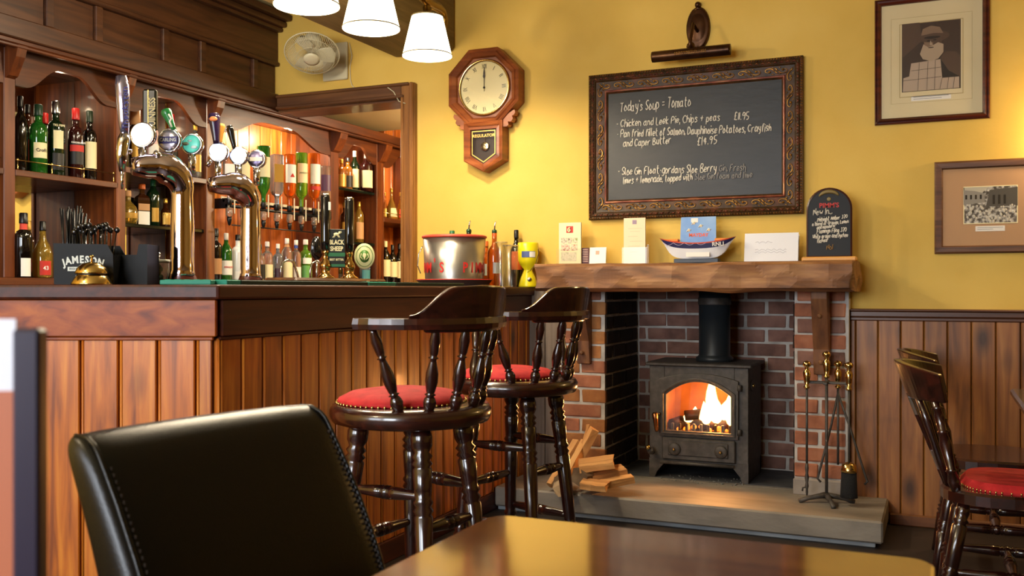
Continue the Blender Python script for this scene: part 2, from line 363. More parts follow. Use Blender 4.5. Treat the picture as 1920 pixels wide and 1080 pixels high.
# window behind the camera
wn = thing('window_1', None, None, (-3.1, -2.25, .95), kind='structure')
fm = MB()
for x in (-.85, -.3, .25, .80): fm.box((x-.0, -.03, 0), (x+.05, .03, 1.4), .005)
for z in (0, .9, 1.35): fm.box((-.85, -.03, z), (.85, .03, z+.05), .005)
fm.build('window_frame', WHITE, wn)
wn2 = thing('window_2', None, None, (-1.3, -2.25, .95), kind='structure')
fm = MB()
for x in (-.7, -.02, .65): fm.box((x, -.03, 0), (x+.05, .03, 1.4), .005)
for z in (0, .9, 1.35): fm.box((-.7, -.03, z), (.7, .03, z+.05), .005)
fm.build('window_frame', WHITE, wn2)
# architrave of the opening behind the bar
def moulding(mb, p0, p1, w, d):
    pass
ar = thing('trim_1', None, None, (-2.77, WY, 0), kind='structure')
m = MB().box((-.09, -.035, 0), (0, .03, 2.302), .006).box((-.03, -.05, 0), (-.004, -.03, 2.302), .006).box((-.088, -.045, 0), (-.07, -.03, 2.22), .004).box((-.10, .0, 0), (-.088, .2, 2.22))
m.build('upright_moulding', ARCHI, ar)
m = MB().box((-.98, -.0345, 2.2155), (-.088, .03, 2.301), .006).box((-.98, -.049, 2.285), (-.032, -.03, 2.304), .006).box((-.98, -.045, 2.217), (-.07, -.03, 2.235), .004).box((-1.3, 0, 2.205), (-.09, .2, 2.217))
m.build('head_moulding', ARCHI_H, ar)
# ceiling beam running to the wall
bm_ = MB().box((-2.92, .6, 2.462), (-2.52, WY-.001, CZ), .02)
struct(bm_, 'trim_2', BEAM)
# wainscot
panel = thing('wall_panelling', None, None, (0, 0, 0), kind='structure')
pl = None; x = -.387; k = 0
widths = [.02]+[.1]*40
while x < 4.5:
    wd = .024 if k == 0 else .0995
    x1 = x+wd
    mb = MB().box((0, -.028, .05), (wd-.003, 0, .975), .004)
    o = mb.build('plank', PINE_WALL, panel, (x, WY, 0)); x = x1; k += 1
dr = struct(MB().box((-.39, WY-.045, .972), (4.6, WY, 1.003), .006).box((-.39, WY-.06, 1.0), (4.6, WY, 1.012), .005).box((-.39, WY-.036, .955), (4.6, WY, .974), .005), 'trim_3', mottle('dado rail wood', ['#4c2c1c', '#5e3824', '#6e442c'], 2, .4, coat=.2, stretch=H))
struct(MB().box((-.216, WY-.04, 0), (4.6, WY-.001, .055), .006), 'baseboard_back', mottle('skirting wood', ['#6a3e20', '#80502c'], 2, .4, stretch=H, pos=(.3, .7)))
# greyed board between bar end and chimney breast
struct(MB().box((-2.04, WY-.06, 0), (-1.95, WY, 1.10), .004).box((-1.948, WY-.055, 0), (-1.842, WY, 1.10), .004), 'trim_4', mottle('greyed board', ['#5c4c40', '#6e5e50', '#7e6e60'], 2, .7, stretch=V))

# ================================================================ fireplace brickwork
fp = thing('brick_fireplace', 'brick chimney breast with two pillars framing the stove recess', 'fireplace', ((FX0+FX1)/2, 4.77, .12))
fpo = Vector(fp.location)
BM = {}
def brick_mesh(L, Hh, D, m, kx):
    key = (round(L, 2), m.name, kx)
    if key not in BM:
        mb = MB().box((0, 0, -D), (round(L, 2)-.012, Hh-.012, .0), .004)
        mb.v = [(a+random.uniform(-1, 1)*.002, b+random.uniform(-1, 1)*.002, c+random.uniform(-1, 1)*.002) for a, b, c in mb.v]
        me = bpy.data.meshes.new('brick'); me.from_pydata(mb.v, [], mb.f); me.materials.append(m)
        b = bmesh.new(); b.from_mesh(me); bmesh.ops.recalc_face_normals(b, faces=b.faces); b.to_mesh(me); b.free(); BM[key] = me
    return BM[key]
def brick_face(M, W_, H_, m, first=.0, L=.225, ch=.0747, m2=None):
    n = int(round(H_/ch)); ch = H_/n
    for j in range(n):
        x = -((first + (j % 2)*L/2) % L)
        while x < W_-.02:
            a = max(x, 0); b = min(x+L, W_)
            if b-a > .03:
                mm = m2 if m2 and random.random() < .35 else m
                o = bpy.data.objects.new('brick', brick_mesh(b-a, ch, .04, mm, random.randint(0, 2))); COL.objects.link(o)
                T = M @ Matrix.Translation((a+.006, j*ch+.006, random.uniform(-.002, .003)))
                T.translation -= fpo; o.parent = fp; o.matrix_local = T
            x += L
HT = 1.0
brick_face(onwall((FX0, 5.36, .12)), FX1-FX0, HT, BRICKD, .06)
brick_face(onwall((FX1, 4.77, .20)), .25, .92, BRICKM, .1, m2=BRICKD)
brick_face(onwall((-1.84, 4.77, .12)), .25, HT, BRICKO, .0, m2=BRICKM)
brick_face(basis((FX0, 5.36, .12), (0, -1, 0), (0, 0, 1)) if False else basis((FX0, 4.78, .12), (0, 1, 0), (0, 0, 1)), .57, HT, DARK_BRICK, .1)
brick_face(basis((FX1, 5.35, .12), (0, -1, 0), (0, 0, 1)), .57, HT, DARK_BRICK, .1)
mo = MB()
mo.box((FX0-.25, 5.365, .0), (FX1+.25, 5.45, 1.12)).box((-1.843, 4.776, .12), (FX0-.006, 5.365, 1.12)).box((FX1+.006, 4.776, .12), (-.39, 5.365, 1.12))
mo.v = [(a-fpo.x, b-fpo.y, c-fpo.z) for a, b, c in mo.v]
mo.build('mortar_backing', MORTAR, fp)
mb = MB().box((FX1, 4.762, .115), (-.395, 4.78, .20), .01); mb.v = [(a-fpo.x, b-fpo.y, c-fpo.z) for a, b, c in mb.v]
mb.build('rendered_foot', mottle('pale mortar skirt', ['#8a8078', '#a0958a'], 8, .9, bump=.4, bscale=40, pos=(.3, .7)), fp)
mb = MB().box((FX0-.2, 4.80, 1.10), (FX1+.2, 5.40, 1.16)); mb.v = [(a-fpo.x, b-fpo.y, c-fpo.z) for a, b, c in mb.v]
mb.build('recess_ceiling', DARK_BRICK, fp)
# hearth
he = thing('stone_hearth', 'wide raised sandstone hearth slab in front of the stove', 'hearth', (-1.13, 4.6, 0))
def loc(mb, o): p = Vector(o.location); mb.v = [(a-p.x, b-p.y, c-p.z) for a, b, c in mb.v]; return mb
loc(MB().box((-2.029, 4.343, .024), (-.218, 4.867, .12), .008), he).build('slab', STONE, he)
loc(MB().box((FX0-.24, 4.869, .02), (FX1+.24, 5.364, .12)), he).build('inner_slab', STONE, he)
loc(MB().box((-2.025, 4.375, .0), (-.25, WY-.01, .024), .003), he).build('plinth', STONE2, he)
loc(MB().box((FX0+.01, 4.9, .12), (FX1-.01, 5.35, .122)), he).build('soot_layer', mottle('ash grey hearth floor', ['#2e2e30', '#45464a', '#5a5a5a'], 6, .8), he)
# mantel
from mathutils import noise
man = thing('mantel_beam', 'rough hewn oak mantel beam across the top of the fireplace', 'mantelpiece', (-1.11, 4.69, 1.095))
mx0, mx1, my0, my1, mz0, mz1 = -1.878, -.35, 4.50, 4.868, 1.095, 1.232
mb = MB(); nx, ny, nz = 90, 8, 9
bm = bmesh.new(); vv = {}
def mv(i, j, k):
    if (i, j, k) in vv: return vv[(i, j, k)]
    p = Vector((mx0+(mx1-mx0)*i/nx, my0+(my1-my0)*j/ny, mz0+(mz1-mz0)*k/nz)); q = p.copy()
    back = j == ny
    n1 = noise.voronoi(Vector((p.x*7, p.y*7, p.z*8+3)))[0]
    dd = (n1[0]-.3)*.034 + noise.noise(Vector((p.x*4, p.y*4, p.z*6)))*.012
    if j == 0: q.y -= dd
    if k == nz: q.z += min(dd*.35, .003) - .001
    if k == 0: q.z -= noise.noise(Vector((p.x*5, 1, 2)))*.011 + (n1[0]-.3)*.006
    if i == 0: q.x -= dd
    if i == nx: q.x += dd
    # rounded long edges
    if j == 0 and k in (0, nz): q.y += .016+.012*noise.noise(Vector((p.x*7, 5, k))); q.z += (-.004 if k else .010+.01*noise.noise(Vector((p.x*6, 9, 3))))
    if i in (0, nx) and j == 0: q.x += .012*(1 if i == 0 else -1)
    vv[(i, j, k)] = bm.verts.new(q - Vector(man.location)); return vv[(i, j, k)]
for i in range(nx):
    for j in range(ny):
        for k in (0, nz): bm.faces.new([mv(i, j, k), mv(i+1, j, k), mv(i+1, j+1, k), mv(i, j+1, k)])
    for k in range(nz):
        for j in (0, ny): bm.faces.new([mv(i, j, k), mv(i+1, j, k), mv(i+1, j, k+1), mv(i, j, k+1)])
for j in range(ny):
    for k in range(nz):
        for i in (0, nx): bm.faces.new([mv(i, j, k), mv(i, j+1, k), mv(i, j+1, k+1), mv(i, j, k+1)])
bmesh.ops.recalc_face_normals(bm, faces=bm.faces)
me = bpy.data.meshes.new('beam'); bm.to_mesh(me); bm.free(); me.materials.append(OAK)
o = bpy.data.objects.new('beam', me); COL.objects.link(o); o.parent = man
for (x0, x1, zb) in ((-.545, -.472, .70), (-1.735, -1.665, .715)):
    b = MB(); poly = [(4.765, 1.10), (4.62, 1.10), (4.625, 1.06), (4.72, zb+.12), (4.735, zb), (4.765, zb)]
    vs = [(x0, y, z) for y, z in poly]+[(x1, y, z) for y, z in poly]; n = len(poly)
    b.add(vs, [list(range(n)), [n+i for i in range(n)][::-1]]+[[i, (i+1) % n, n+(i+1) % n, n+i] for i in range(n)])
    br = loc(b, man).build('bracket', OAK_V, man, bev=.004)
    for z in (zb+.06, .98):
        pg = MB().ball(((x0+x1)/2, 4.72-(z-zb)*.22, z), .012); loc(pg, man).build('peg', OAK, br)

# ================================================================ bar counter
BC = Vector((-2.046, 2.335, 0)); BD = Vector((-.9135, -.4067, 0)); BN = Vector((.4067, -.9135, 0))
ZT = 1.117
bar = thing('bar_counter', 'varnished pine bar counter with planked front and polished top', 'bar', (-2.37, 2.9, 0))
def bp(off, t):   # point left along the angled front, off = distance out of it
    return BC + BD*t + BN*off
def corner(off):  # outer corner of both faces moved out by off
    X = BC.x+off; t = (BC.x+BN.x*off-X)/.9135; return bp(off, t)
def poly_ring(off, inn):
    a = corner(off); ic = bp(-inn, 0); t = (ic.x+2.046+inn)/.9135; c = bp(-inn, t)
    return [(a.x, WY-.003), (a.x, a.y), tuple(bp(off, 1.75).xy), tuple(bp(-inn, 1.75).xy), tuple(c.xy), (-2.046-inn, WY-.003)]
loc(MB().prism(poly_ring(.038, .66), ZT-.046, ZT), bar).build('countertop', RED_Y, bar, bev=.008)
# fascia boards
F = basis(bp(.0, 1.75), -BD, (0, 0, 1)); Wf = 1.75
loc(MB().box((0, .957, 0), (Wf+.011, ZT-.046, .022), .003, F).box((0, .945, 0), (Wf+.0, .957, .014), .003, F), bar).build('fascia', RED_H, bar)
F2 = basis((BC.x, BC.y, 0), (0, 1, 0), (0, 0, 1)); W2 = WY-BC.y-.005
loc(MB().box((.012, .957, 0), (W2, ZT-.046, .022), .003, F2).box((0.01, .945, 0), (W2, .957, .014), .003, F2), bar).build('fascia', RED_Y, bar)
ring = poly_ring(-.012, .60)
loc(MB().prism(ring, .0, ZT-.05), bar).build('carcass', BB_V, bar)
def plank_run(Fm, w0, w1, first, step):
    x = w1; wd = first
    while x > w0+.01:
        a = max(x-wd, w0)
        b = MB().box((a+.003, .09, -.012), (x-.003, .95, .006), .003, Fm)
        for q in (a+.009, ): b.tube([(q, .09, .005), (q, .95, .005)], .0045, 6, Fm)
        loc(b, bar).build('plank', PINE_BAR, bar); x = a; wd = step
plank_run(F, 0, Wf-.004, .053, .1185)
plank_run(F2, 0.004, W2, .10, .105)
loc(MB().box((0, 0, -.01), (Wf, .09, .014), .004, F).box((0, 0, -.01), (W2, .09, .014), .004, F2), bar).build('plinth', RED_Y, bar)

# ================================================================ back bar
BX = -3.85; LX = -4.165
back = thing('back_bar', 'wooden back bar shelving with arched valances behind the counter', 'shelving', (-4.0, 3.4, 0))
posts = [(2.36, 2.42), (3.02, 3.08), (3.67, 3.73), (4.33, 4.40), (5.56, 5.66), (6.16, 6.26), (6.9, 6.98)]
for a, b in posts:
    p = loc(MB().box((LX, a+.012, 1.155), (BX-.02, b-.012, 2.2)).box((BX-.024, a, 1.155), (BX, b, 2.2), .004), back).build('post', BB_V, back)
    cpoly = [(BX, 2.06), (BX+.025, 2.07), (BX+.07, 2.15), (BX+.085, 2.2), (BX, 2.2)]
    b2 = MB(); vs = [(x, a+.006, z) for x, z in cpoly]+[(x, b-.006, z) for x, z in cpoly]; n = 5
    b2.add(vs, [list(range(n)), [n+i for i in range(n)][::-1]]+[[i, (i+1) % n, n+(i+1) % n, n+i] for i in range(n)])
    loc(b2, back).build('corbel', BB_V, back)
for i in range(len(posts)-1):
    a = posts[i][1]; b = posts[i+1][0]; Wd = b-a
    def bot(x, Wd=Wd):
        t = x/Wd; e = .1 if Wd < 1 else .07
        if t < e or t > 1-e: return 2.035
        s = (t-e)/(1-2*e); s = min(s, 1-s)
        return 2.035+.105*(1-math.cos(min(1, s*2.6)*PI))/2 + .008*math.sin(s*PI)
    xs = [Wd*k/28 for k in range(29)]
    mb = MB().strip(xs, lambda x: 2.2, bot, -.022, 0, basis((BX-.002, a, 0), (0, 1, 0), (0, 0, 1)))
    loc(mb, back).build('valance', BB_H, back)
loc(MB().box((LX, 2.3, 2.2), (-3.76, 7.2, 2.222), .004).box((-3.79, 2.3, 2.186), (-3.765, 7.2, 2.2), .003), back).build('soffit_board', BB_H, back)
loc(MB().box((-3.775, WY+.2, 2.2), (-3.75, 7.2, 2.26), .004), back).build('cornice', BB_H, back)
loc(MB().box((LX, 2.34, 1.12), (-3.70, 7.2, 1.155), .004), back).build('back_counter', BB_H, back)
loc(MB().box((LX, 2.34, 0), (-3.74, 7.2, 1.12)), back).build('lower_cupboards', BB_V, back)
def shelf(a, b, z, th, m, x1=BX, name='shelf'): return loc(MB().box((LX, a, z-th), (x1, b, z), .003), back).build(name, m, back)
shelf(2.42, 3.02, 1.652, .03, BB_H); sh1 = shelf(3.08, 3.68, 1.652, .03, BB_H); shelf(3.73, 4.33, 1.74, .03, BB_H)
DARKSH = mat('dark glass shelf', '#10160f', .15)
shelf(3.73, 4.33, 1.45, .02, DARKSH, -3.87); shelf(5.66, 6.16, 1.83, .02, DARKSH, -3.87); shelf(5.66, 6.16, 1.45, .02, DARKSH, -3.87)
shelf(6.26, 6.9, 1.652, .035, BB_H)
# mirrors behind the two near bays, pine boards behind the others
loc(MB().box((LX-.004, 2.42, 1.155), (LX+.004, 3.02, 2.2)), back).build('mirror', MIRROR, back)
loc(MB().box((LX-.004, 3.08, 1.155), (LX+.004, 3.68, 2.2)), back).build('mirror', MIRROR, back)
loc(MB().box((LX-.004, 3.73, 1.155), (LX+.004, 4.33, 2.2)), back).build('mirror', MIRROR, back)
y = 4.40
while y < 6.9:
    b = min(y+.112, 6.9)
    loc(MB().box((LX-.002, y+.0015, 1.155), (LX+.012, b-.0015, 2.2), .003), back).build('board', PINE_LIT, back); y = b
# brass gallery rail on the near shelf
for a, b in ((3.09, 3.67), (2.43, 3.01)):
    g = MB().tube([(BX-.012, a, 1.652+.045), (BX-.012, b, 1.652+.045)], .0028, 8)
    for k in range(4):
        yy = a+.01+(b-a-.02)*k/3; g.lathe([(.005, 0), (.003, .008), (.003, .04), (.006, .044), (.004, .052), (.0005, .055)], 8, Matrix.Translation((BX-.012, yy, 1.652)))
    loc(g, back).build('gallery_rail', BRASS, back)
g = MB().tube([(BX-.012, 6.27, 1.69), (BX-.012, 6.89, 1.69)], .0028, 8); loc(g, back).build('gallery_rail', BRASS, back)
for i, (x, y, z, p) in enumerate(SPOTS):
    s = loc(MB().lathe([(.028, 0), (.028, .012), (.02, .014)], 16, Matrix.Translation((x, y, 2.2-.016))), back).build('spot_light', CHROME, back)
    loc(MB().lathe([(.020, 0), (.020, .003)], 14, Matrix.Translation((x, y, 2.2-.020))), back).build('lens', mat('spot lens', '#ffffff', .4, emit='#fff4e0', es=25), s)
# dark hood boards above the back bar
can = thing('bar_canopy', 'dark brown boarded canopy hanging from the ceiling above the back bar', 'canopy', (-3.9, 3.0, 2.23))
CY0 = 1.0
loc(MB().box((LX, CY0, 2.2228), (-3.785, WY-.002, CZ-.001)), can).build('core', CANOPY, can)
loc(MB().box((-3.785, CY0, 2.2228), (-3.75, WY-.003, 2.316), .005), can).build('rail', CANOPY, can)
loc(MB().box((-3.785, CY0, 2.49), (-3.745, WY-.003, 2.515), .006), can).build('rail', CANOPY, can)
loc(MB().box((-3.785, CY0, 2.515), (-3.76, WY-.003, 2.70), .003), can).build('upper_board', CANOPY, can)
loc(MB().box((-3.785, CY0, 2.70), (-3.72, WY-.003, 2.725), .006).box((-3.785, CY0, 2.725), (-3.69, WY-.003, 2.76), .008).box((-3.785, CY0, 2.76), (-3.65, WY-.003, 2.80), .008), can).build('cornice', CANOPY, can)
sy = [atX(p, q, -3.765).y for p, q in ((93, 20), (185, 55), (310, 95), (380, 115), (478, 160))]
for k, y in enumerate([1.9, 2.4]+sy): loc(MB().box((-3.785, y-.022, 2.316), (-3.757, y+.022, 2.49), .004), can).build('stile', CANOPY, can)
ys = sorted([CY0, 1.9, 2.4]+sy+[WY-.003])
for a, b in zip(ys, ys[1:]): loc(MB().box((-3.785, a+.024, 2.318), (-3.775, b-.024, 2.488), .002), can).build('panel', CANOPY, can)
# boarded return seen above the cornice through the opening
fr = thing('wood_frieze', 'orange boarded frieze above the far back bar seen through the opening', 'panelling', (-4.0, 7.0, 2.3))
for k in range(8): loc(MB().box((-4.16, 6.25+k*.13, 2.222), (-3.84, 6.372+k*.13, CZ-.01), .004), fr).build('board', PINE_LIT, fr)
# ================================================================ bar stools
SPIN = [(0, .011), (.03, .015), (.11, .019), (.16, .015), (.19, .010), (.205, .016), (.22, .010), (.25, .013), (.36, .018), (.46, .0175), (.6, .010), (.63, .009), (.645, .0145), (.66, .009), (.70, .012), (.84, .0155), (.95, .011), (1, .010)]
LEG = [(0, .017), (.03, .018), (.25, .020), (.27, .026), (.285, .020), (.30, .026), (.315, .020), (.34, .022), (.66, .0265), (.67, .022), (.685, .029), (.70, .022), (.715, .029), (.73, .023), (.76, .025), (.84, .028), (.85, .022), (.862, .030), (.875, .022), (.89, .030), (.905, .021), (.93, .030), (.965, .031), (1, .022)]
STR = [(0, .010), (.1, .013), (.35, .018), (.43, .019), (.44, .014), (.455, .020), (.47, .014), (.485, .020), (.515, .020), (.53, .014), (.545, .020), (.56, .014), (.57, .019), (.65, .018), (.9, .013), (1, .010)]
def arc_strip(mb, a0, a1, n, r0, r1, zb, zt, rad=lambda a: 1.0, cx=0, lean=0, M=None):
    """curved board round the back (-x side) ; angles measured from -x"""
    vs = []; fs = []
    for i in range(n+1):
        a = a0+(a1-a0)*i/n; b, t = zb(a), zt(a); k = rad(a)
        for r, z in ((r0, b), (r1, b), (r1+lean, t), (r0+lean, t)):
            vs.append((cx-math.cos(a)*r*k, math.sin(a)*r*k, z))
    for i in range(n):
        for k in range(4): fs.append([i*4+k, i*4+(k+1) % 4, i*4+4+(k+1) % 4, i*4+4+k])
    fs += [[0, 1, 2, 3], [n*4+3, n*4+2, n*4+1, n*4]]
    return mb.add(vs, fs, M)
def D(x): return math.radians(x)
def make_stool(label, loc_, rz):
    t = thing('bar_stool', label, 'bar stool', loc_, rz, 'captain style bar stools at the counter')
    MB().lathe([(.02, .715), (.205, .715), (.228, .722), (.236, .738), (.236, .755), (.228, .768), (.19, .772), (0.001, .772)], 48).build('seat', MAHOG_F, t)
    MB().lathe([(.17, .770), (.186, .776), (.182, .786), (.15, .802), (.08, .812), (.001, .815)], 40, Matrix.Translation((.035, 0, 0)) @ Matrix.Diagonal((1, 1.03, 1, 1))).build('cushion', RED_CLOTH, t)
    g = MB()
    for k in range(64):
        a = 2*PI*k/64; g.ball((.035+.187*math.cos(a), .193*math.sin(a), .775), .0042, 6, 4)
    g.build('nail_trim', BRASS, t, kind='stuff')
    tops = []; feet = []
    for a in (50, 142, 218, 310):
        c, s_ = math.cos(D(a)), math.sin(D(a)); tops.append(Vector((.15*c, .15*s_, .718))); feet.append(Vector((.235*c, .235*s_, 0)))
    for p, q in zip(tops, feet): MB().turned(q, p, LEG, 14).build('leg', MAHOG, t)
    def on(i, z): return feet[i].lerp(tops[i], z/.718)
    for i, j, z in ((0, 1, .53), (2, 3, .53), (1, 2, .44), (0, 3, .38), (0, 1, .25), (2, 3, .25), (1, 2, .20)):
        MB().turned(on(i, z), on(j, z), STR, 12).build('stretcher', MAHOG, t)
    # arm bow: arc round the back then forward arms
    path = [(-.02, .232), (-.035, .236), (-.042, .237)]+[(-.045-.205*math.sin(D(a)), .237*math.cos(D(a))) for a in range(8, 173, 8)]+[(-.042, -.237), (-.035, -.236), (-.02, -.232)]
    v = []; f = []
    n = len(path)
    for i, (x, y) in enumerate(path):
        a = path[max(i-1, 0)]; b = path[min(i+1, n-1)]; d = Vector((b[0]-a[0], b[1]-a[1])).normalized(); nn = Vector((d.y, -d.x))
        w_ = .026 if 1 < i < n-2 else (.034 if i in (1, n-2) else .022)
        for sgn, z in ((-1, .994), (1, .994), (1.1, 1.008), (1, 1.024), (-1, 1.024), (-1.1, 1.008)): v.append((x+nn.x*w_*sgn, y+nn.y*w_*sgn, z))
    for i in range(n-1):
        for k in range(6): f.append([i*6+k, i*6+(k+1) % 6, i*6+6+(k+1) % 6, i*6+6+k])
    f += [list(range(6))[::-1], [(n-1)*6+k for k in range(6)]]
    MB().add(v, f).build('arm_rail', MAHOG_F, t, bev=.004)
    def zt(a):
        q = abs(math.degrees(a))
        if q < 24: return 1.114-.004*(q/24)
        s_ = (q-24)/30; s_ = min(1, s_); return 1.110-.078*(1-math.cos(s_*PI))/2
    m = MB(); arc_strip(m, D(-54), D(54), 32, .218, .246, lambda a: .985 if abs(a) < D(44) else 1.018, zt, lambda a: 1, -.02, .018)
    m.build('crest_rail', MAHOG_F, t, bev=.005)
    for a in (-35, -12, 12, 35):
        p = Vector((-.0-.200*math.cos(D(a)), .200*math.sin(D(a)), .768)); q = Vector((-.02-.228*math.cos(D(a)), .236*math.sin(D(a)), .998))
        MB().turned(p, q, SPIN, 12).build('spindle', MAHOG, t)
    for sg in (-1, 1):
        MB().turned((-.105, sg*.168, .768), (-.065, sg*.234, .998), SPIN, 12).build('arm_support', MAHOG, t)
    return t
FACE = D(24+145)      # facing the counter, turned a little away from the camera (plan angle)
# facing direction: lateral cos145, depth sin145 in the camera plan -> world angle 145+24
st1 = make_stool('nearer dark wooden bar stool with red seat and arms at the counter', (-1.415, 2.45, 0), FACE)
p2 = atD(966, 700, 3.62)
st2 = copy_tree(st1); st2.location = (p2.x, p2.y, 0); st2.rotation_euler.z = FACE
st2['label'] = 'farther dark wooden bar stool with red seat and arms beside the hearth'

# ================================================================ dining chairs on the right
def make_chair(label, loc_, rz):
    t = thing('dining_chair', label, 'chair', loc_, rz)
    m = MB(); pts = []
    for k in range(32):
        a = 2*PI*k/32; c, s_ = math.cos(a), math.sin(a)
        pts.append((.215*math.copysign(abs(c)**.7, c), .215*math.copysign(abs(s_)**.7, s_)))
    m.prism(pts, .415, .455, c=.008).build('seat', MAHOG_F, t)
    MB().prism([(x*.8+.02, y*.86) for x, y in pts], .452, .482, c=.02, smooth=False).build('seat_pad', RED_CLOTH, t)
    g = MB()
    for k in range(32):
        for q in (0, .5):
            a = pts[k]; b = pts[(k+1) % 32]; g.ball(((a[0]*(1-q)+b[0]*q)*.8+.02, (a[1]*(1-q)+b[1]*q)*.86, .459), .004, 6, 4)
    g.build('nail_trim', BRASS, t, kind='stuff')
    tops = [Vector((x, y, .42)) for x, y in ((.14, .14), (-.14, .14), (-.14, -.14), (.14, -.14))]
    feet = [Vector((p.x*1.55, p.y*1.4, 0)) for p in tops]
    LG = [(0, .014), (.2, .018), (.38, .024), (.40, .017), (.42, .026), (.44, .018), (.46, .026), (.48, .018), (.5, .022), (.8, .024), (.82, .017), (.84, .025), (.86, .018), (.9, .022), (1, .018)]
    for p, q in zip(tops, feet): MB().turned(q, p, LG, 12).build('leg', MAHOG, t)
    on = lambda i, z: feet[i].lerp(tops[i], z/.42)
    for i, j, z in ((0, 1, .19), (2, 3, .19), (0, 3, .24), (1, 2, .15)): MB().turned(on(i, z), on(j, z), STR, 10).build('stretcher', MAHOG, t)
    MB().turned(on(0, .19).lerp(on(1, .19), .5), on(2, .19).lerp(on(3, .19), .5), STR, 10).build('stretcher', MAHOG, t)
    # crest: broad bent board, ends coming forward
    def zt(a): q = abs(math.degrees(a)); return .862-.03*(q/62)**2
    def zb(a): q = abs(math.degrees(a)); return .735+.0*(q/62)
    m = MB(); arc_strip(m, D(-64), D(64), 30, .185, .212, zb, zt, lambda a: 1, -.105, .045)
    m.build('crest_rail', MAHOG_F, t, bev=.005)
    for a in (-52, 52):
        MB().turned((-.165, .155*(1 if a > 0 else -1), .45), (-.105-.20*math.cos(D(a)), .20*math.sin(D(a)), .745), [(0, .014), (.1, .020), (.2, .013), (.22, .020), (.24, .013), (.5, .020), (.62, .013), (.64, .02), (.66, .013), (.8, .016), (.88, .012), (.9, .02), (.92, .012), (1, .012)], 12).build('back_post', MAHOG, t)
    for a in (-30, 30):
        MB().turned((-.185, .09*(1 if a > 0 else -1), .45), (-.105-.20*math.cos(D(a)), .20*math.sin(D(a)), .745), [(0, .010), (.3, .014), (.5, .011), (.7, .014), (1, .009)], 10).build('spindle', MAHOG, t)
    m = MB()
    vs = []; fs = []
    zs = [.45, .50, .56, .62, .68, .75]; ws = [.045, .06, .04, .055, .07, .05]
    for z, w_ in zip(zs, ws):
        x = -.19-(z-.45)/.30*.115
        vs += [(x, -w_, z), (x, w_, z), (x-.014, w_, z), (x-.014, -w_, z)]
    for i in range(5):
        for k in range(4): fs.append([i*4+k, i*4+(k+1) % 4, i*4+4+(k+1) % 4, i*4+4+k])
    fs += [[3, 2, 1, 0], [20, 21, 22, 23]]
    m.add(vs, fs).build('splat', MAHOG_F, t, bev=.003)
    return t
ch1 = make_chair('dark wooden chair with red seat pad at the right edge, nearer of two', (.215, 3.58, 0), 0)
ch2 = copy_tree(ch1); ch2.location = (.20, 4.25, 0); ch2['label'] = 'all wooden chair without a pad, mostly hidden behind the nearer red seated chair'
for ch in list(ch2.children):
    if ch.name.startswith(('seat_pad', 'nail_trim')): bpy.data.objects.remove(ch)

# dark table by those chairs
tb = thing('pub_table', 'dark wooden pub table cut by the right edge with chairs tucked under', 'table', (.75, 3.45, 0))
MB().box((-.52, -.42, .722), (.5, .40, .75), .008).build('tabletop', MAHOG_F, tb)
for x, y in ((.2, -.3), (.42, -.3), (.2, .3), (.42, .3)): MB().turned((x, y, 0), (x, y, .722), [(0, .02), (.3, .03), (.5, .022), (.8, .034), (1, .028)], 12).build('leg', MAHOG, tb)

# ================================================================ foreground table, leather chair, menu
tt = thing('wooden_table', 'polished brown wooden table with rounded corners in the foreground', 'table', (-.322, .90, 0))
def rrect(w_, h_, r, n=5):
    out = []
    for cx, cy, a0 in ((w_/2-r, h_/2-r, 0), (-w_/2+r, h_/2-r, 90), (-w_/2+r, -h_/2+r, 180), (w_/2-r, -h_/2+r, 270)):
        for k in range(n+1): a = D(a0+90*k/n); out.append((cx+r*math.cos(a), cy+r*math.sin(a)))
    return out
MB().prism(rrect(.636, .93, .035), .722, .75).build('tabletop', TABLE, tt, bev=.006)
MB().box((-.26, -.38, .66), (.26, .38, .722), .005).build('apron', TABLE, tt)
MB().lathe([(.05, .03), (.045, .1), (.035, .3), (.05, .5), (.04, .62), (.08, .66)], 20).build('pedestal', MAHOG, tt)
MB().box((-.25, -.05, 0), (.25, .05, .035), .01).box((-.05, -.25, 0), (.05, .25, .035), .01).build('base', MAHOG, tt)

lc = thing('leather_chair', 'dark brown leather dining chair drawn up to the foreground table', 'chair', (-.735, 1.045, -.012), D(-9.5))
# local: +x forward, y across; the back leans towards -x
def bx(z):
    pts = [(.40, -.02), (.52, -.06), (.62, -.092), (.70, -.12), (.78, -.152), (.85, -.187), (.90, -.216), (.93, -.235)]
    for (a, xa), (b, xb) in zip(pts, pts[1:]):
        if z <= b: return xa+(xb-xa)*(z-a)/(b-a)
    return pts[-1][1]
HW = .212
def backrest():
    vs = []; fs = []; zs = [.40, .46, .52, .58, .64, .70, .76, .82, .87, .895, .91, .92, .9265, .929]
    N = 28
    for j, z in enumerate(zs):
        th = min(.056, .037+(.93-z)*.09); hw = HW
        if z > .895:
            q = (z-.895)/.034; th = .0395*math.sqrt(max(0, 1-q*q))+.0008; hw = HW-.014*(1-math.sqrt(max(0, 1-q*q)))
        for k in range(N):
            a = 2*PI*k/N; c, s_ = math.cos(a), math.sin(a); e = .22
            xx = th*math.copysign(abs(c)**.55, c); yy = hw*math.copysign(abs(s_)**e, s_)
            bow = .010*(1-(yy/hw)**2) if abs(hw) > 0 else 0
            vs.append((bx(z)+xx-bow, yy, z+.003*(1-(yy/HW)**2)*(z-.4)/.5))
    for j in range(len(zs)-1):
        for k in range(N): fs.append([j*N+k, j*N+(k+1) % N, (j+1)*N+(k+1) % N, (j+1)*N+k])
    fs += [list(range(N))[::-1], [(len(zs)-1)*N+k for k in range(N)]]
    return MB().add(vs, fs, smooth=True)
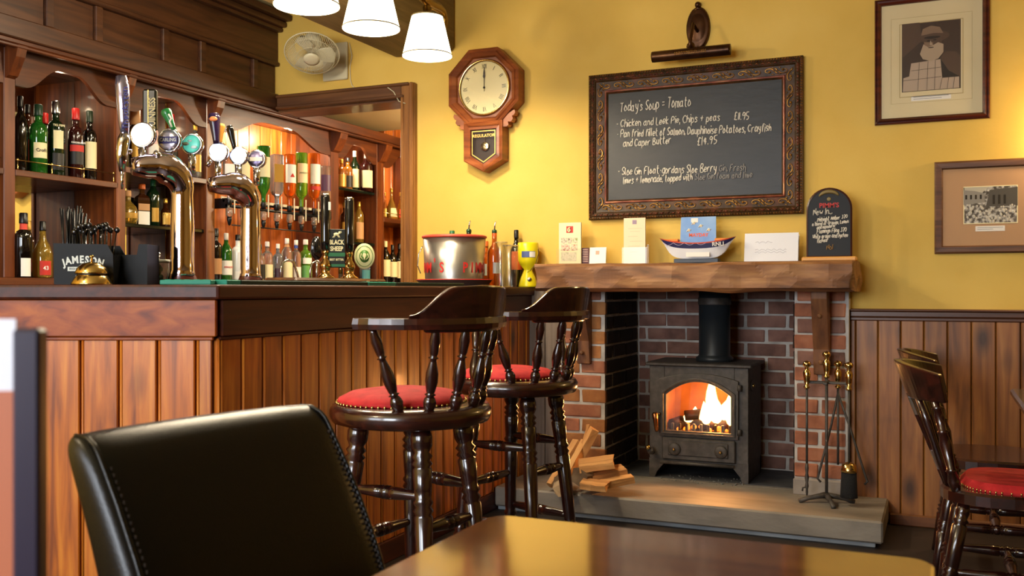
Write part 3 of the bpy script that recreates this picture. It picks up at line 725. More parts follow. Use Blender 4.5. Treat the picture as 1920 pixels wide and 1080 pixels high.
lb = backrest().build('backrest', LEATHER, lc, sub=1)
for sg in (-1, 1):
    zz = [.42+.49*k/24 for k in range(25)]
    TH = lambda z: min(.056, .037+(.93-z)*.09)
    MB().tube([(bx(z)+TH(z)*.84-.001, sg*(HW-.014), z) for z in zz]+[(bx(.92)+.028, sg*(HW-.015), .9185), (bx(.925)+.014, sg*(HW-.017), .9255), (bx(.925)-.012, sg*(HW-.017), .926)], .0032, 6).build('piping', LEATHER, lb)
    s_ = MB()
    for k in range(60):
        z = .43+.0078*k; s_.box((bx(z)+TH(z)*.9-.003, sg*(HW-.022)-.0008, z-.002), (bx(z)+TH(z)*.9+.0005, sg*(HW-.022)+.0008, z+.002))
    s_.build('stitching', STITCH, lb, kind='stuff')
MB().box((-.03, -HW, .40), (.33, HW, .48), .02).build('seat', LEATHER, lc, bev=.01)
for x in (0, .30):
    for y in (-.18, .18): MB().box((x-.02, y-.02, 0), (x+.02, y+.02, .41), .004).build('leg', MAHOG_F, lc)

# menu standing on the table, very close to the lens
me_ = thing('menu_card', 'tall blurred menu card standing in the left foreground, white top above orange text area', 'menu', (-.572, .417, .7505), D(24+4))
M = basis((0, 0, 0), (1, 0, 0), (0, 0, 1))
MB().box((-.16, -.001, 0), (.035, .001, .331), 0).build('card', mat('menu white', '#dfe0ea', .5), me_)
MB().box((-.16, -.0016, 0), (.0345, -.001, .285), 0).build('print_panel', mottle('menu orange print', ['#a65a38', '#b86844'], 2, .5, pos=(.3, .7)), me_)
g = MB()
for k in range(15):
    z = .272-.0185*k
    for q in range(5):
        x = -.155+q*.032; g.box((x, -.0021, z), (x+.026-random.random()*.006, -.0016, z+.004))
g.build('printed_lines', mat('menu dark print', '#5a2c20', .6), me_, kind='stuff')
MB().box((.035, -.007, 0), (.052, .007, .325), .002).build('spine', mat('dark violet spine', '#231a30', .4), me_)
# ================================================================ stove and fire
ST = Vector((-1.137, 4.91, .12))
sv = thing('wood_burning_stove', 'black cast iron wood burning stove with arched glass door and lit fire', 'stove', tuple(ST))
SW, SD, SH = .257, .37, .60      # half width, depth, height; local y back
m = MB()
m.box((-SW, .0, .085), (-.175, .02, .585), .003).box((.185, 0, .085), (SW, .02, .585), .003)
m.box((-.175, .0, .505), (.185, .02, .585), .0).box((-.175, 0, .085), (.185, .02, .235))
m.box((-SW, .02, .08), (-SW+.012, SD, .585), .002).box((SW-.012, .02, .08), (SW, SD, .585), .002).box((-SW+.012, SD-.014, .08), (SW-.012, SD, .585)).box((-SW+.012, .02, .225), (SW-.012, SD-.014, .237))
m.build('body', IRON, sv)
MB().box((-SW-.018, -.02, .585), (SW+.018, SD+.01, .603), .005).build('top_plate', IRON, sv)
for sg in (-1, 1):
    x0, x1 = sorted((sg*SW, sg*(SW-.07)))
    pts = [(x0, 0), (x1, 0), (x1-(.0 if sg > 0 else 0), .09), (x0, .09)]
    b = MB(); a_ = sg*SW; i_ = sg*(SW-.03); j_ = sg*(SW-.085)
    poly = [(a_, 0), (i_, 0), (i_-sg*.01, .03), (j_, .085), (j_, .10), (a_, .10)]
    vs = [(x, y0, z) for y0 in (-.004, .02) for x, z in poly]; n = 6
    b.add(vs, [list(range(n)), [n+k for k in range(n)][::-1]]+[[k, (k+1) % n, n+(k+1) % n, n+k] for k in range(n)]); b.build('front_leg', IRON, sv)
    MB().box((a_-.012, SD-.03, 0), (a_+.0 if sg > 0 else a_+.012, SD, .085)).box((min(a_, a_-sg*.012), .02, .0), (max(a_, a_-sg*.012), SD, .085)).build('side_skirt', IRON, sv)
# arched door: frame following arched outline
DX0, DX1, DZ0, DZ1, DZA = -.178, .188, .225, .455, .515
def arch(x, lo, hi, x0, x1): t = (x-x0)/(x1-x0); return lo+(hi-lo)*(1-(2*t-1)**2)
def arched(x0, x1, z0, lo, hi, n=16): return [(x0, z0), (x1, z0)]+[(x1-(x1-x0)*k/n, arch(x1-(x1-x0)*k/n, lo, hi, x0, x1)) for k in range(n+1)]
def ringframe(mb, A, B, y0, y1):
    n = len(A); vs = []; fs = []
    for P, y in ((A, y1), (A, y0), (B, y0), (B, y1)): vs += [(x, y, z) for x, z in P]
    for r in range(4):
        r2 = (r+1) % 4
        for k in range(n): fs.append([r*n+k, r*n+(k+1) % n, r2*n+(k+1) % n, r2*n+k])
    return mb.add(vs, fs)
A = arched(DX0-.022, DX1+.022, .222, .518, .552); B = arched(DX0+.016, DX1-.016, .252, .438, .508)
C = arched(DX0-.008, DX1+.008, .234, .452, .530); E = arched(DX0+.004, DX1-.004, .243, .445, .519)
door = ringframe(MB(), A, B, -.022, -.001); ringframe(door, C, E, -.032, -.020)
door = door.build('door', IRON, sv, bev=.003)
MB().prism(B, 0, .004, Matrix(((1, 0, 0, 0), (0, 0, 1, -.012), (0, 1, 0, 0), (0, 0, 0, 1)))).build('glass', pane_mat('stove glass', .05, (1, .93, .86, 1)), door)
MB().turned((-.205, -.045, .245), (-.215, -.05, .345), [(0, .007), (.1, .011), (.6, .013), (.9, .016), (1, .009)], 12).build('handle', mat('coppery handle', '#b0764a', .25, 1), door)
MB().tube([(-.19, -.02, .335), (-.2, -.04, .338), (-.212, -.05, .338)], .007, 8).build('latch', IRON, door)
for z in (.47, .245): MB().lathe([(.012, 0), (.012, .03)], 10, Matrix.Translation((.215, -.018, z))).build('hinge', IRON, door)
# air panel below
ap = MB().box((-.185, -.022, .10), (.195, -.001, .215), .006).box((-.15, -.03, .125), (.16, -.022, .2), .004).build('lower_panel', IRON, sv)
for x in (-.115, .125):
    k = MB().lathe([(.033, 0), (.033, .008), (.028, .012), (.012, .013), (.001, .013)], 20, basis((x, -.028, .158), (1, 0, 0), (0, 0, 1))).build('air_control', IRON, ap)
    MB().ball((x, -.05, .158), .008, 10, 6).build('brass_knob', BRASS, k)
MB().tube([(-.19, -.035, .088), (.19, -.035, .088)], .009, 8).build('ash_lip', IRON, sv)
k = MB().lathe([(.012, 0), (.022, .02), (.014, .035)], 12, basis((-.235, -.03, .15), (1, 0, 0), (0, -.3, 1))).build('side_vent', IRON, sv)
MB().ball((-.245, -.075, .165), .013, 12, 8).build('vent_knob', BRASS, sv)
MB().ball((SW+.008, .09, .49), .010, 10, 6).build('side_knob', BRASS, sv)
MB().lathe([(.03, 0), (.03, .004)], 16, basis((SW, .09, .49), (0, 1, 0), (0, 0, 1))).build('side_disc', IRON, sv)
# firebox lining, grate, logs
mb = MB().box((-SW+.013, SD-.03, .237), (SW-.013, SD-.014, .58)).box((-SW+.012, .03, .237), (-SW+.05, SD-.03, .56)).box((SW-.05, .03, .237), (SW-.012, SD-.03, .56)).box((-SW+.02, .03, .545), (SW-.02, SD-.03, .58))
mb.build('firebrick_lining', mottle('fire brick', ['#7a4a2c', '#9a6238', '#b07844'], 5, .9), sv)
for k in range(9):
    x = -.15+.0375*k; MB().box((x, .03, .237), (x+.014, .045, .285), .003).build('grate_bar', IRON, sv)
EMB = mottle('glowing ember wood', ['#0c0503', '#1c0a05', '#3a1206'], 20, .9)
fire = thing('log_fire', 'bright flames over burning logs behind the stove glass', 'fire', (ST.x, ST.y+.16, ST.z+.237))
for (x0, y0, z0, x1, y1, z1, r) in ((-.14, .02, .03, .10, .05, .04, .032), (-.05, -.05, .03, .17, -.01, .035, .03), (-.10, -.03, .075, .12, .06, .085, .028), (-.16, -.06, .025, -.10, .05, .03, .036)):
    MB().tube([(x0, y0, z0), ((x0+x1)/2, (y0+y1)/2, (z0+z1)/2+.006), (x1, y1, z1)], [r, r*1.05, r*.92], 9).build('log', EMB, fire)
def flame_mat():
    m = bpy.data.materials.new('flame'); m.use_nodes = True; n = m.node_tree.nodes; L = m.node_tree.links; n.clear()
    o = n.new('ShaderNodeOutputMaterial'); mi = n.new('ShaderNodeMixShader'); tr = n.new('ShaderNodeBsdfTransparent'); e = n.new('ShaderNodeEmission')
    lw = n.new('ShaderNodeLayerWeight'); lw.inputs[0].default_value = .35
    r = n.new('ShaderNodeValToRGB'); L.new(lw.outputs['Facing'], r.inputs[0])
    r.color_ramp.elements[0].color = (1, .72, .28, 1); r.color_ramp.elements[1].color = (1, .22, .03, 1); r.color_ramp.elements[0].position = .1
    L.new(r.outputs[0], e.inputs[0]); e.inputs[1].default_value = 9
    mp = n.new('ShaderNodeMapRange'); mp.inputs[1].default_value = .25; mp.inputs[2].default_value = .95; mp.inputs[3].default_value = .9; mp.inputs[4].default_value = 0.02
    L.new(lw.outputs['Facing'], mp.inputs[0]); L.new(mp.outputs[0], mi.inputs[0]); L.new(tr.outputs[0], mi.inputs[1]); L.new(e.outputs[0], mi.inputs[2]); L.new(mi.outputs[0], o.inputs[0]); return m
FL = flame_mat()
fl = [(.075, -.03, .275, .042, 1.2), (.045, .0, .17, .05, -.6), (.14, .03, .22, .035, .9), (.15, -.03, .17, .03, -1), (-.0, -.02, .12, .038, .8), (.10, .02, .13, .055, -.8), (-.05, .02, .085, .034, .9), (-.09, -.01, .06, .03, .5), (.17, .0, .12, .022, .4), (.02, -.05, .15, .028, 1.1)]
for i, (x, y, h, r, b) in enumerate(fl):
    pts = []; rs = []
    for k in range(9):
        t = k/8; pts.append((x-.03*(h/.27)*math.sin(t*2.6+i)*b, y+.01*math.sin(t*3+i), .035+h*t)); rs.append(r*(math.sin((.18+.82*t**.8)*PI)**.8*(1-.35*t)+.02) if k < 8 else .001)
    MB().tube(pts, rs, 10).build('flame', FL, fire)
eb = MB()
for k in range(70):
    x = random.uniform(-.17, .18); y = random.uniform(-.08, .1); eb.ball((x, y, random.uniform(.004, .03)), random.uniform(.006, .014), 5, 4)
eb.build('embers', mat('ember glow', '#301008', .8, emit='#ff6a18', es=3.5), fire, kind='stuff')
light('fire_light', 'POINT', (ST.x+.05, ST.y+.12, ST.z+.42), 13, (1, .42, .12), .05)
light('firebox_glow', 'POINT', (ST.x+.06, ST.y+.08, ST.z+.36), 9, (1, .5, .15), .03)
# flue
fu = thing('flue_pipe', 'dark grey flue pipe rising from the stove top into the chimney', 'flue', (ST.x+.045, ST.y+.19, ST.z+.603))
MB().lathe([(.098, 0), (.098, .02), (.084, .03), (.082, .035), (.082, .372), (.075, .372)], 28).build('pipe', mat('flue grey paint', '#2c3135', .4, metal=.3, bump=.1, bscale=30), fu)
MB().lathe([(.086, .30), (.0865, .302), (.0865, .335), (.085, .337)], 28).build('collar', IRON, fu)
# coal scraps on the hearth below the stove
cs = MB()
for k in range(60):
    cs.ball((ST.x+random.uniform(-.2, .24), ST.y-random.uniform(-.1, .09), .1225), random.uniform(.002, .006), 5, 3)
cs.build('coal_crumbs', mat('coal crumbs', '#70706c', .4), None, label='loose ash and coal crumbs on the hearth under the stove', cat='ash', kind='stuff')

# ================================================================ fire irons
fi = thing('fire_iron_stand', 'black iron companion stand with cross base and brass finial', 'fire irons', (-.475, 4.63, .12))
LAT = math.cos(YAW)
m = MB()
for a in (20, 110, 200, 290): 
    c, s_ = math.cos(D(a)), math.sin(D(a)); m.tube([(0, 0, .035), (.04*c, .04*s_, .03), (.085*c, .085*s_, .02), (.125*c, .125*s_, .006)], [.014, .012, .010, .012], 8)
m.build('base', IRON, fi)
MB().lathe([(.007, .02), (.007, .60)], 10).build('pole', IRON, fi)
MB().box((-.10, -.01, .548), (.10, .01, .560), .003).box((-.01, -.06, .548), (.01, .06, .560), .003).build('hook_bar', IRON, fi)
HND = [(0, .012), (.06, .016), (.1, .008), (.3, .014), (.55, .018), (.65, .013), (.7, .008), (.73, .013), (.76, .008), (.8, .017), (.88, .02), (.95, .016), (1, .002)]
MB().turned((0, 0, .575), (0, 0, .70), HND, 12).build('brass_finial', BRASS, fi)
def tool(name, label, dx, dy, kind):
    t = thing(name, label, 'fire irons', (fi.location.x+dx, fi.location.y+dy, .12))
    MB().turned((0, 0, .525), (0, 0, .655), HND, 12).build('brass_handle', BRASS, t)
    MB().lathe([(.0055, .17), (.0055, .53)], 8).build('shaft', IRON, t)
    if kind == 'brush':
        MB().lathe([(.010, .20), (.03, .19), (.036, .165), (.036, .155)], 16).build('brass_cap', BRASS, t)
        MB().lathe([(.033, .156), (.037, .07), (.038, .04), (.001, .04)], 20).build('bristles', mat('black bristles', '#111113', .9, bump=.8, bscale=300), t)
    if kind == 'poker':
        MB().turned((0, 0, .03), (0, 0, .18), [(0, .003), (.1, .006), (.2, .005), (.3, .009), (.4, .006), (.55, .010), (.7, .006), (.85, .009), (1, .0055)], 8).tube([(0, 0, .07), (-.018, 0, .065), (-.02, 0, .05)], .004, 6).build('poker_tip', IRON, t)
    if kind == 'tongs':
        MB().tube([(0, 0, .50), (-.03, -.005, .35), (-.075, -.01, .16), (-.09, -.01, .10), (-.075, -.01, .085)], .0055, 8).tube([(0, 0, .50), (.05, .01, .35), (.12, .015, .12), (.128, .015, .10), (.115, .015, .085)], .0055, 8).build('tong_arms', IRON, t)
    return t
tool('poker', 'iron poker with brass handle hanging left on the companion stand', -.085, -.02, 'poker')
tool('hearth_brush', 'round black hearth brush with brass cap hanging right on the stand', .10, -.03, 'brush')
tool('fire_tongs', 'iron tongs with splayed arms and brass handle behind the stand', .045, .055, 'tongs')

# ================================================================ firewood
FW = mottle('split firewood', ['#9a6a3c', '#c08a50', '#d6a468'], 3, .8, stretch=(1, 9, 9), bump=.5, bscale=10, rnd=.15)
BARK = mottle('bark', ['#3a2a1c', '#5a4632', '#77624a'], 10, .9, bump=.8, bscale=30)
ENDG = mottle('sawn log end', ['#b89870', '#cdb088'], 16, .8, pos=(.3, .7))
def stick(label, p, L, w_, h_, rz, ry, rx=0, name='firewood_piece', mt=None, log=False):
    t = MB()
    if log:
        n = 11; ring = [(math.cos(2*PI*k/n)*w_*random.uniform(.88, 1.1), math.sin(2*PI*k/n)*h_*random.uniform(.88, 1.1)) for k in range(n)]
    else:
        ring = [(-w_, -h_), (w_*.9, -h_*.9), (w_, h_*.6), (w_*.5, h_), (-w_*.8, h_*.8)]
        ring = [(a*random.uniform(.85, 1.1), b*random.uniform(.85, 1.1)) for a, b in ring]; n = 5
    vs = []
    for j in range(6):
        x = -L/2+L*j/5
        for k, (a, b) in enumerate(ring):
            e = random.uniform(-.008, .008) if j in (0, 5) else 0
            vs.append((x+e, a+random.uniform(-1, 1)*.002, b+random.uniform(-1, 1)*.002))
    fs = [[j*n+k, j*n+(k+1) % n, (j+1)*n+(k+1) % n, (j+1)*n+k] for j in range(5) for k in range(n)]
    t.add(vs, fs, mi=1 if log else 0); t.add(vs[:n]+vs[-n:], [list(range(n))[::-1], [n+k for k in range(n)]], mi=0 if not log else 2)
    o = t.build(name, [mt or FW, BARK, ENDG], None, p, label, 'firewood', 'firewood heap on the hearth')
    o.rotation_euler = (rx, ry, rz); return o
def hp(px, py, z): return atZ(px, py, z)
stick('round log with pale sawn end at the bottom of the firewood heap', atD(1055, 905, 4.66), .26, .045, .045, D(110), 0, log=True, name='log')
stick('grey weathered split log lying in the middle of the firewood heap', atD(1112, 893, 4.64), .22, .05, .04, D(75), D(4), D(20), mt=BARK, name='log')
stick('wide flat orange board on top of the stepped firewood', atD(1118, 868, 4.60), .17, .065, .016, D(20), D(-8), D(14))
stick('orange split stick second in the stepped firewood', atD(1140, 886, 4.60), .16, .045, .015, D(35), D(-10), D(16))
stick('longest orange stick resting on the hearth at the front right of the heap', atD(1150, 903, 4.55), .19, .022, .017, D(38), D(-8), D(10))
stick('short orange chunk on the hearth at the front of the heap', atD(1115, 908, 4.50), .12, .045, .014, D(10), D(4), D(12))
stick('pale slanting split stick at the left of the heap', atD(1058, 868, 4.72), .26, .026, .02, D(60), D(-50))
stick('upright splintered stick against the left brick pillar', atD(1092, 845, 4.74), .24, .024, .02, D(20), D(-62), D(20))
stick('jagged kindling piece leaning on the left brick pillar', atD(1080, 862, 4.70), .22, .02, .03, D(80), D(-38))
stick('thin kindling splinter leaning at the top of the heap', atD(1098, 822, 4.745), .14, .010, .008, D(60), D(-72))
# ================================================================ wall clock
CK = mottle('clock walnut', ['#6a3416', '#8c4a22', '#a45e30'], 3, .45, coat=.0, stretch=(1, 1, 8))
ck = thing('wall_clock', 'octagonal drop dial wooden wall clock with roman numerals showing twelve', 'clock', (-2.306, WY, 2.223))
def octa(r): return [(r/math.cos(PI/8)*math.cos(PI/8+k*PI/4), r/math.cos(PI/8)*math.sin(PI/8+k*PI/4)) for k in range(8)]
def W0(z=0): return Matrix(((1, 0, 0, 0), (0, 0, -1, z), (0, 1, 0, 0), (0, 0, 0, 1)))  # local plane: x right, y up, z out of the wall
m = MB(); m.prism(octa(.214), .001, .06, W0(), c=.0)
vs = []; fs = []
prof = [(.214, .06), (.214, .085), (.205, .092), (.196, .084), (.190, .092), (.172, .078), (.165, .066), (.150, .066)]
for r, z in prof: vs += [(x, y, z) for x, y in octa(r)]
for j in range(len(prof)-1):
    for k in range(8): fs.append([j*8+k, j*8+(k+1) % 8, (j+1)*8+(k+1) % 8, (j+1)*8+k])
m.add(vs, fs, W0()); m.build('case', CK, ck)
drop = [(-.118, -.19), (.118, -.19), (.118, -.405), (.0, -.468), (-.118, -.405)]
ins = [(-.080, -.232), (.080, -.232), (.080, -.375), (0, -.425), (-.080, -.375)]
m = MB().prism(drop[::-1], .001, .05, W0())
def ring2(mb, A, zA, B, zB, M): 
    n = len(A); return mb.add([(x, y, zA) for x, y in A]+[(x, y, zB) for x, y in B], [[k, (k+1) % n, n+(k+1) % n, n+k] for k in range(n)], M)
mid = [(a*.84+c*.16, b*.84+d*.16) for (a, b), (c, d) in zip(drop, ins)]; mid2 = [(a*.4+c*.6, b*.4+d*.6) for (a, b), (c, d) in zip(drop, ins)]
ring2(m, drop, .05, drop, .088, W0()); ring2(m, drop, .088, mid, .092, W0()); ring2(m, mid, .092, mid2, .078, W0()); ring2(m, mid2, .078, ins, .082, W0()); ring2(m, ins, .082, ins, .05, W0())
m.build('pendulum_case', CK, ck)
for sg in (-1, 1):
    ear = [(.118, -.17), (.185, -.135), (.19, -.15), (.182, -.165), (.17, -.168), (.176, -.185), (.165, -.20), (.145, -.198), (.15, -.215), (.14, -.225), (.118, -.225)]
    MB().prism([(sg*a, b) for a, b in ear], .03, .075, W0()).build('scroll_ear', CK, ck)
MB().lathe([(.155, .064), (.158, .074), (.150, .082), (.145, .074)], 48, W0(), cap=False).build('bezel', BRASS, ck)
MB().lathe([(.148, .0665), (.001, .0665)], 48, W0(), smooth=False, cap=False).build('dial', mat('cream dial', '#efe0a8', .6), ck)
nm = MB(); NUM = ['XII', 'I', 'II', 'III', 'IIII', 'V', 'VI', 'VII', 'VIII', 'IX', 'X', 'XI']
for k, s_ in enumerate(NUM):
    R = W0(-.0678) @ Matrix.Rotation(-k*PI/6, 4, 'Z') @ Matrix.Translation((0, .107, 0))
    wd = {'I': .007, 'V': .014, 'X': .014}; tot = sum(wd[c] for c in s_); x = -tot/2
    for c in s_:
        a = x; b = x+wd[c]-.002; t = .0014
        if c == 'I': nm.box(((a+b)/2-t, 0, 0), ((a+b)/2+t, .024, .0006), 0, R)
        elif c == 'V': nm.tube([(a, .024, 0), ((a+b)/2, 0, 0), (b, .024, 0)], .0012, 4, R, smooth=False)
        else: nm.tube([(a, .024, 0), (b, 0, 0)], .0012, 4, R, smooth=False).tube([(b, .024, 0), (a, 0, 0)], .0009, 4, R, smooth=False)
        x += wd[c]
nm.build('numerals', BLACK, ck)
DARKB = mat('blued hand', '#2c1c10', .4)
MB().tube([(0, -.02, .070), (0, .10, .070)], .0012, 5, W0()).add([(0, .06, .071), (.006, .078, .071), (0, .118, .071), (-.006, .078, .071)], [(0, 1, 2, 3)], W0()).build('minute_hand', DARKB, ck)
MB().add([(-.0018, 0, .072), (.0018, 0, .072), (.0018, .05, .072), (.008, .062, .072), (0, .092, .072), (-.008, .062, .072), (-.0018, .05, .072)], [(0, 1, 2, 3, 4, 5, 6)], W0()).lathe([(.006, .07), (.006, .074), (.001, .075)], 12, W0()).build('hour_hand', DARKB, ck)
MB().lathe([(.148, .0765), (.001, .0765)], 40, W0(), smooth=False).build('dial_glass', pane_mat('clear pane', .05), ck)
MB().prism(ins[::-1], .050, .052, W0()).build('dark_back', mat('dark clock inside', '#2a180e', .5), ck)
gi = [(a*.90, -.32+(b+.32)*.92) for a, b in ins]; gj = [(a*.84, -.32+(b+.32)*.86) for a, b in ins]
ring2(MB(), gi, .0785, gj, .0785, W0()).build('gilt_border', mat('gilt line', '#d8b060', .35, .5), ck)
MB().tube([(0, -.23, .058), (0, -.30, .058)], .0015, 6, W0()).lathe([(.001, .062), (.022, .066), (.0255, .062), (.0255, .058)], 24, W0() @ Matrix.Translation((-.0, -.325, 0))).build('pendulum', mat('pendulum brass', '#e8d8a8', .2, 1), ck)
printed('REGULATOR', .0235, W0(-.0788) @ Matrix.Translation((0, -.268, 0)), mat('gilt line'), ck, 'gilt_lettering', .0003, .0004, sx=1.02)
MB().prism(ins[::-1], .0765, .078, W0()).build('door_glass', pane_mat('clear pane'), ck)

# ================================================================ blackboard in carved frame
bd = thing('framed_blackboard', 'large framed chalk menu blackboard with ornate carved bronze gilt frame', 'blackboard', (-1.157, WY, 1.858))
BW, BH = 1.102, .770
fr = [(0, 0), (0, .028), (.006, .034), (.014, .03), (.022, .036), (.034, .030), (.040, .022), (.085, .016), (.092, .022), (.098, .018), (.104, .010), (.104, 0)]
MB().frame(BW, BH, fr, W0()).build('frame', FRAME_D, bd)
MB().frame(BW-.17, BH-.17, [(0, .016), (.004, .024), (.010, .022), (.012, .012), (.0, .012)], W0()).build('inner_slip', mottle('red brown slip', ['#5a2018', '#8a4a34', '#a87850'], 14, .35, metal=.3), bd)
beads = MB()
def along(W_, H_, step, fn):
    for (x0, y0, x1, y1, a) in ((-W_/2, H_/2, W_/2, H_/2, 0), (W_/2, H_/2, W_/2, -H_/2, -90), (W_/2, -H_/2, -W_/2, -H_/2, 180), (-W_/2, -H_/2, -W_/2, H_/2, 90)):
        L = math.hypot(x1-x0, y1-y0); n = max(1, round(L/step))
        for k in range(n):
            t = (k+.5)/n; fn(x0+(x1-x0)*t, y0+(y1-y0)*t, a, k)
along(BW-.016, BH-.016, .0135, lambda x, y, a, k: beads.ball((x, y, .033), .0052, 6, 4, W0() @ Matrix.Translation((0, 0, 0)), sc=(1, 1, .9)))
beads.build('bead_border', mottle('bronze beads', ['#3a2410', '#7a5226', '#a67a3a'], 40, .35, metal=.7), bd, kind='stuff')
scr = MB()
def scroll(x, y, a, k):
    T = W0() @ Matrix.Translation((x, y, .019)) @ Matrix.Rotation(D(a), 4, 'Z') @ Matrix.Diagonal((1 if k % 2 else -1, 1 if k % 2 else -1, 1, 1))
    pts = [(.026*math.cos(t)*(1-t/9)-.004, .015*math.sin(t)*(1-t/9), .003) for t in [q*.55 for q in range(11)]]
    scr.tube(pts, [.0035-.0002*q for q in range(11)], 6, T)
    scr.ball((0, -.004, .004), .0065, 7, 5, T)
    scr.tube([(.026, 0, .002), (.034, -.010, .003), (.043, -.014, .004)], [.004, .0035, .001], 5, T)
    for q in (-1, 1): scr.tube([(.01, .014*q, .002), (.022, .018*q, .003)], [.003, .001], 5, T)
along(BW-.126, BH-.126, .066, scroll)
scr.build('carved_scrolls', GOLD, bd, kind='stuff')
rr = MB()
along(BW-.052, BH-.052, .03, lambda x, y, a, k: rr.tube([(-.011, -.004, .034), (0, .004, .037), (.011, -.004, .034)], [.0015, .004, .0015], 5, W0() @ Matrix.Translation((x, y, 0)) @ Matrix.Rotation(D(a), 4, 'Z')))
rr.build('leaf_border', mottle('red bronze leaf', ['#3a1c12', '#6a3022', '#8a5a30'], 30, .4, metal=.5), bd, kind='stuff')
SLATE = mottle('chalkboard slate', ['#151413', '#1c1b1a', '#242322'], 4, .42, spec=.35, stretch=(1, 1, 3), bump=.15, bscale=12)
MB().box((-BW/2+.09, -.010, -BH/2+.09), (BW/2-.09, -.004, BH/2-.09)).build('slate', SLATE, bd)
CH = mat('chalk', '#d8d2c4', .9); CHF = mat('faded chalk', '#8c8a88', .9)
def measure(text, w=1):
    x = 0
    for ch in text:
        if ch == ' ': x += 2.6
        elif ch in G: x += max(int(c) for c in G[ch] if c.isdigit())+1.5
    return x
def chalk(parent, text, p0, p1, hpx, Y, m, r=.0030, name='chalk_writing', lean=.08, **kw):
    a = atY(p0[0], p0[1], Y); b = atY(p1[0], p1[1], Y); d = (a-Vector((0, 0, EYE))).dot(Vector((-math.sin(YAW), math.cos(YAW), 0)))
    h = hpx*d/1800; L = b.x-a.x; w_ = L/(measure(text)*h/6)
    mb = MB(); o = parent.location
    T = basis((a.x-o.x, Y-o.y, a.z-o.z), (1, 0, 0), (0, 0, 1))
    scrawl(mb, text, T, 0, 0, h, r, w_, (b.z-a.z)/L, lean=lean, **kw)
    return mb.build(name, m, parent, kind=None)
YB = WY-.0112
for t, a, b, h, m in (("Today's Soup = Tomato", (1163, 210), (1297, 199), 18, CH), ("- Chicken and Leek Pie, Chips + peas", (1156, 239), (1352, 226), 14, CH), ("£11.95", (1377, 225), (1407, 224), 14, CH),
        ("- Pan fried fillet of Salmon, Dauphinoise Potatoes, Crayfish", (1157, 258), (1448, 246), 14, CH), ("and Caper Butter", (1169, 276), (1260, 269), 14, CH), ("£14.95", (1308, 272), (1347, 270), 15, CH),
        ("- Sloe Gin Float-gordans Sloe Berry", (1159, 329), (1345, 322), 14, CH), ("Gin, Fresh", (1349, 322), (1400, 320), 13, CHF), ("limes + lemonade, topped with", (1169, 345), (1300, 338), 13, CH), ("Sloe Gin foam and lime", (1304, 338), (1412, 333), 12, CHF)):
    chalk(bd, t, a, b, h, YB, m)

# ================================================================ picture light
pc = atY(1295, 100, WY-.13)
pcl = thing('picture_light', 'aged brass picture light with oval wall plate above the blackboard', 'lamp', tuple(pc))
MB().lathe([(.001, -.198), (.027, -.197), (.0275, -.19), (.0275, .19), (.027, .197), (.001, .198)], 24, Matrix.Rotation(PI/2, 4, 'Y')).build('tube_shade', BRASS_OLD, pcl)
g = MB()
for k in range(-9, 10):
    for q in (-1, 1): g.tube([(k*.0085, -.0275, 0), (k*.0085+.006, -.0270, q*.008)], [.0016, .0028], 5)
g.build('leaf_relief', GOLD, pcl, kind='stuff')
zc = atY(1308, 52, WY-.02).z-pc.z; xo = atY(1308, 52, WY-.02).x-pc.x
MB().lathe([(.001, .022), (.6, .022), (.7, .016), (.86, .020), (.97, .012), (1.0, .0)], 32, basis((xo, .13, zc), (1, 0, 0), (0, 0, 1)) @ Matrix.Diagonal((.062, .112, 1, 1))).build('oval_plate', BRASS_OLD, pcl)
MB().ball((xo, .115, zc+.118), .016, 10, 8).ball((xo, .115, zc+.10), .010, 8, 6).tube([(xo-.03, .118, zc+.088), (xo, .112, zc+.1), (xo+.03, .118, zc+.088)], .006, 6).build('crown_finial', BRASS_OLD, pcl)
MB().tube([(xo, .12, zc-.02), (xo-.004, .03, zc+.0), (xo-.01, -.01, .05), (xo-.012, -.0, .02)], .009, 8).ball((xo-.014, .02, .04), .022, 10, 6).build('bracket_arm', BRASS_OLD, pcl)

# ================================================================ pictures on the right
def picture(name, label, p00, p11, prof, fm, matm, Y=WY):
    a = atY(*p00, Y-.02); b = atY(*p11, Y-.02); w_ = b.x-a.x; h_ = a.z-b.z
    t = thing(name, label, 'picture', ((a.x+b.x)/2, Y, (a.z+b.z)/2))
    MB().frame(w_, h_, prof, W0()).build('frame', fm, t)
    e = prof[-1][0]-.004
    MB().box((-w_/2+e, -.008, -h_/2+e), (w_/2-e, -.002, h_/2-e)).build('mount', matm, t)
    MB().box((-w_/2+e, -.0125, -h_/2+e), (w_/2-e, -.0115, h_/2-e)).build('glass', pane_mat('picture glass', .03, rough=.1), t)
    return t, w_, h_
PR = [(0, 0), (0, .018), (.005, .022), (.010, .017), (.018, .024), (.028, .016), (.031, .006), (.031, 0)]
p1, w1, h1 = picture('framed_portrait', 'mahogany framed sepia photograph of a bearded man in a sou wester hat', (1640, 1), (1856, 221), PR, mottle('red mahogany frame', ['#32120a', '#4a1c10', '#5c2818'], 3, .3, coat=.5, stretch=H), mottle('aged cream mount', ['#d2c296', '#dccda4'], 3, .8, pos=(.3, .7)))
SEP = [mat('sepia %d' % i, c, .8) for i, c in enumerate(['#3a2a22', '#4e3a2e', '#7c6450', '#a8947c', '#201510', '#b09c88'])]
def flat(parent, name, poly, z, m, sc=1, o=(0, 0)):
    MB().prism([(o[0]+x*sc, o[1]+y*sc) for x, y in poly], z, z+.0004, W0()).build(name, m, parent)
def ell(cx, cy, rx, ry, a0=0, a1=360, n=24): return [(cx+rx*math.cos(D(a0+(a1-a0)*k/n)), cy+ry*math.sin(D(a0+(a1-a0)*k/n))) for k in range(n+(0 if a1-a0 == 360 else 1))]
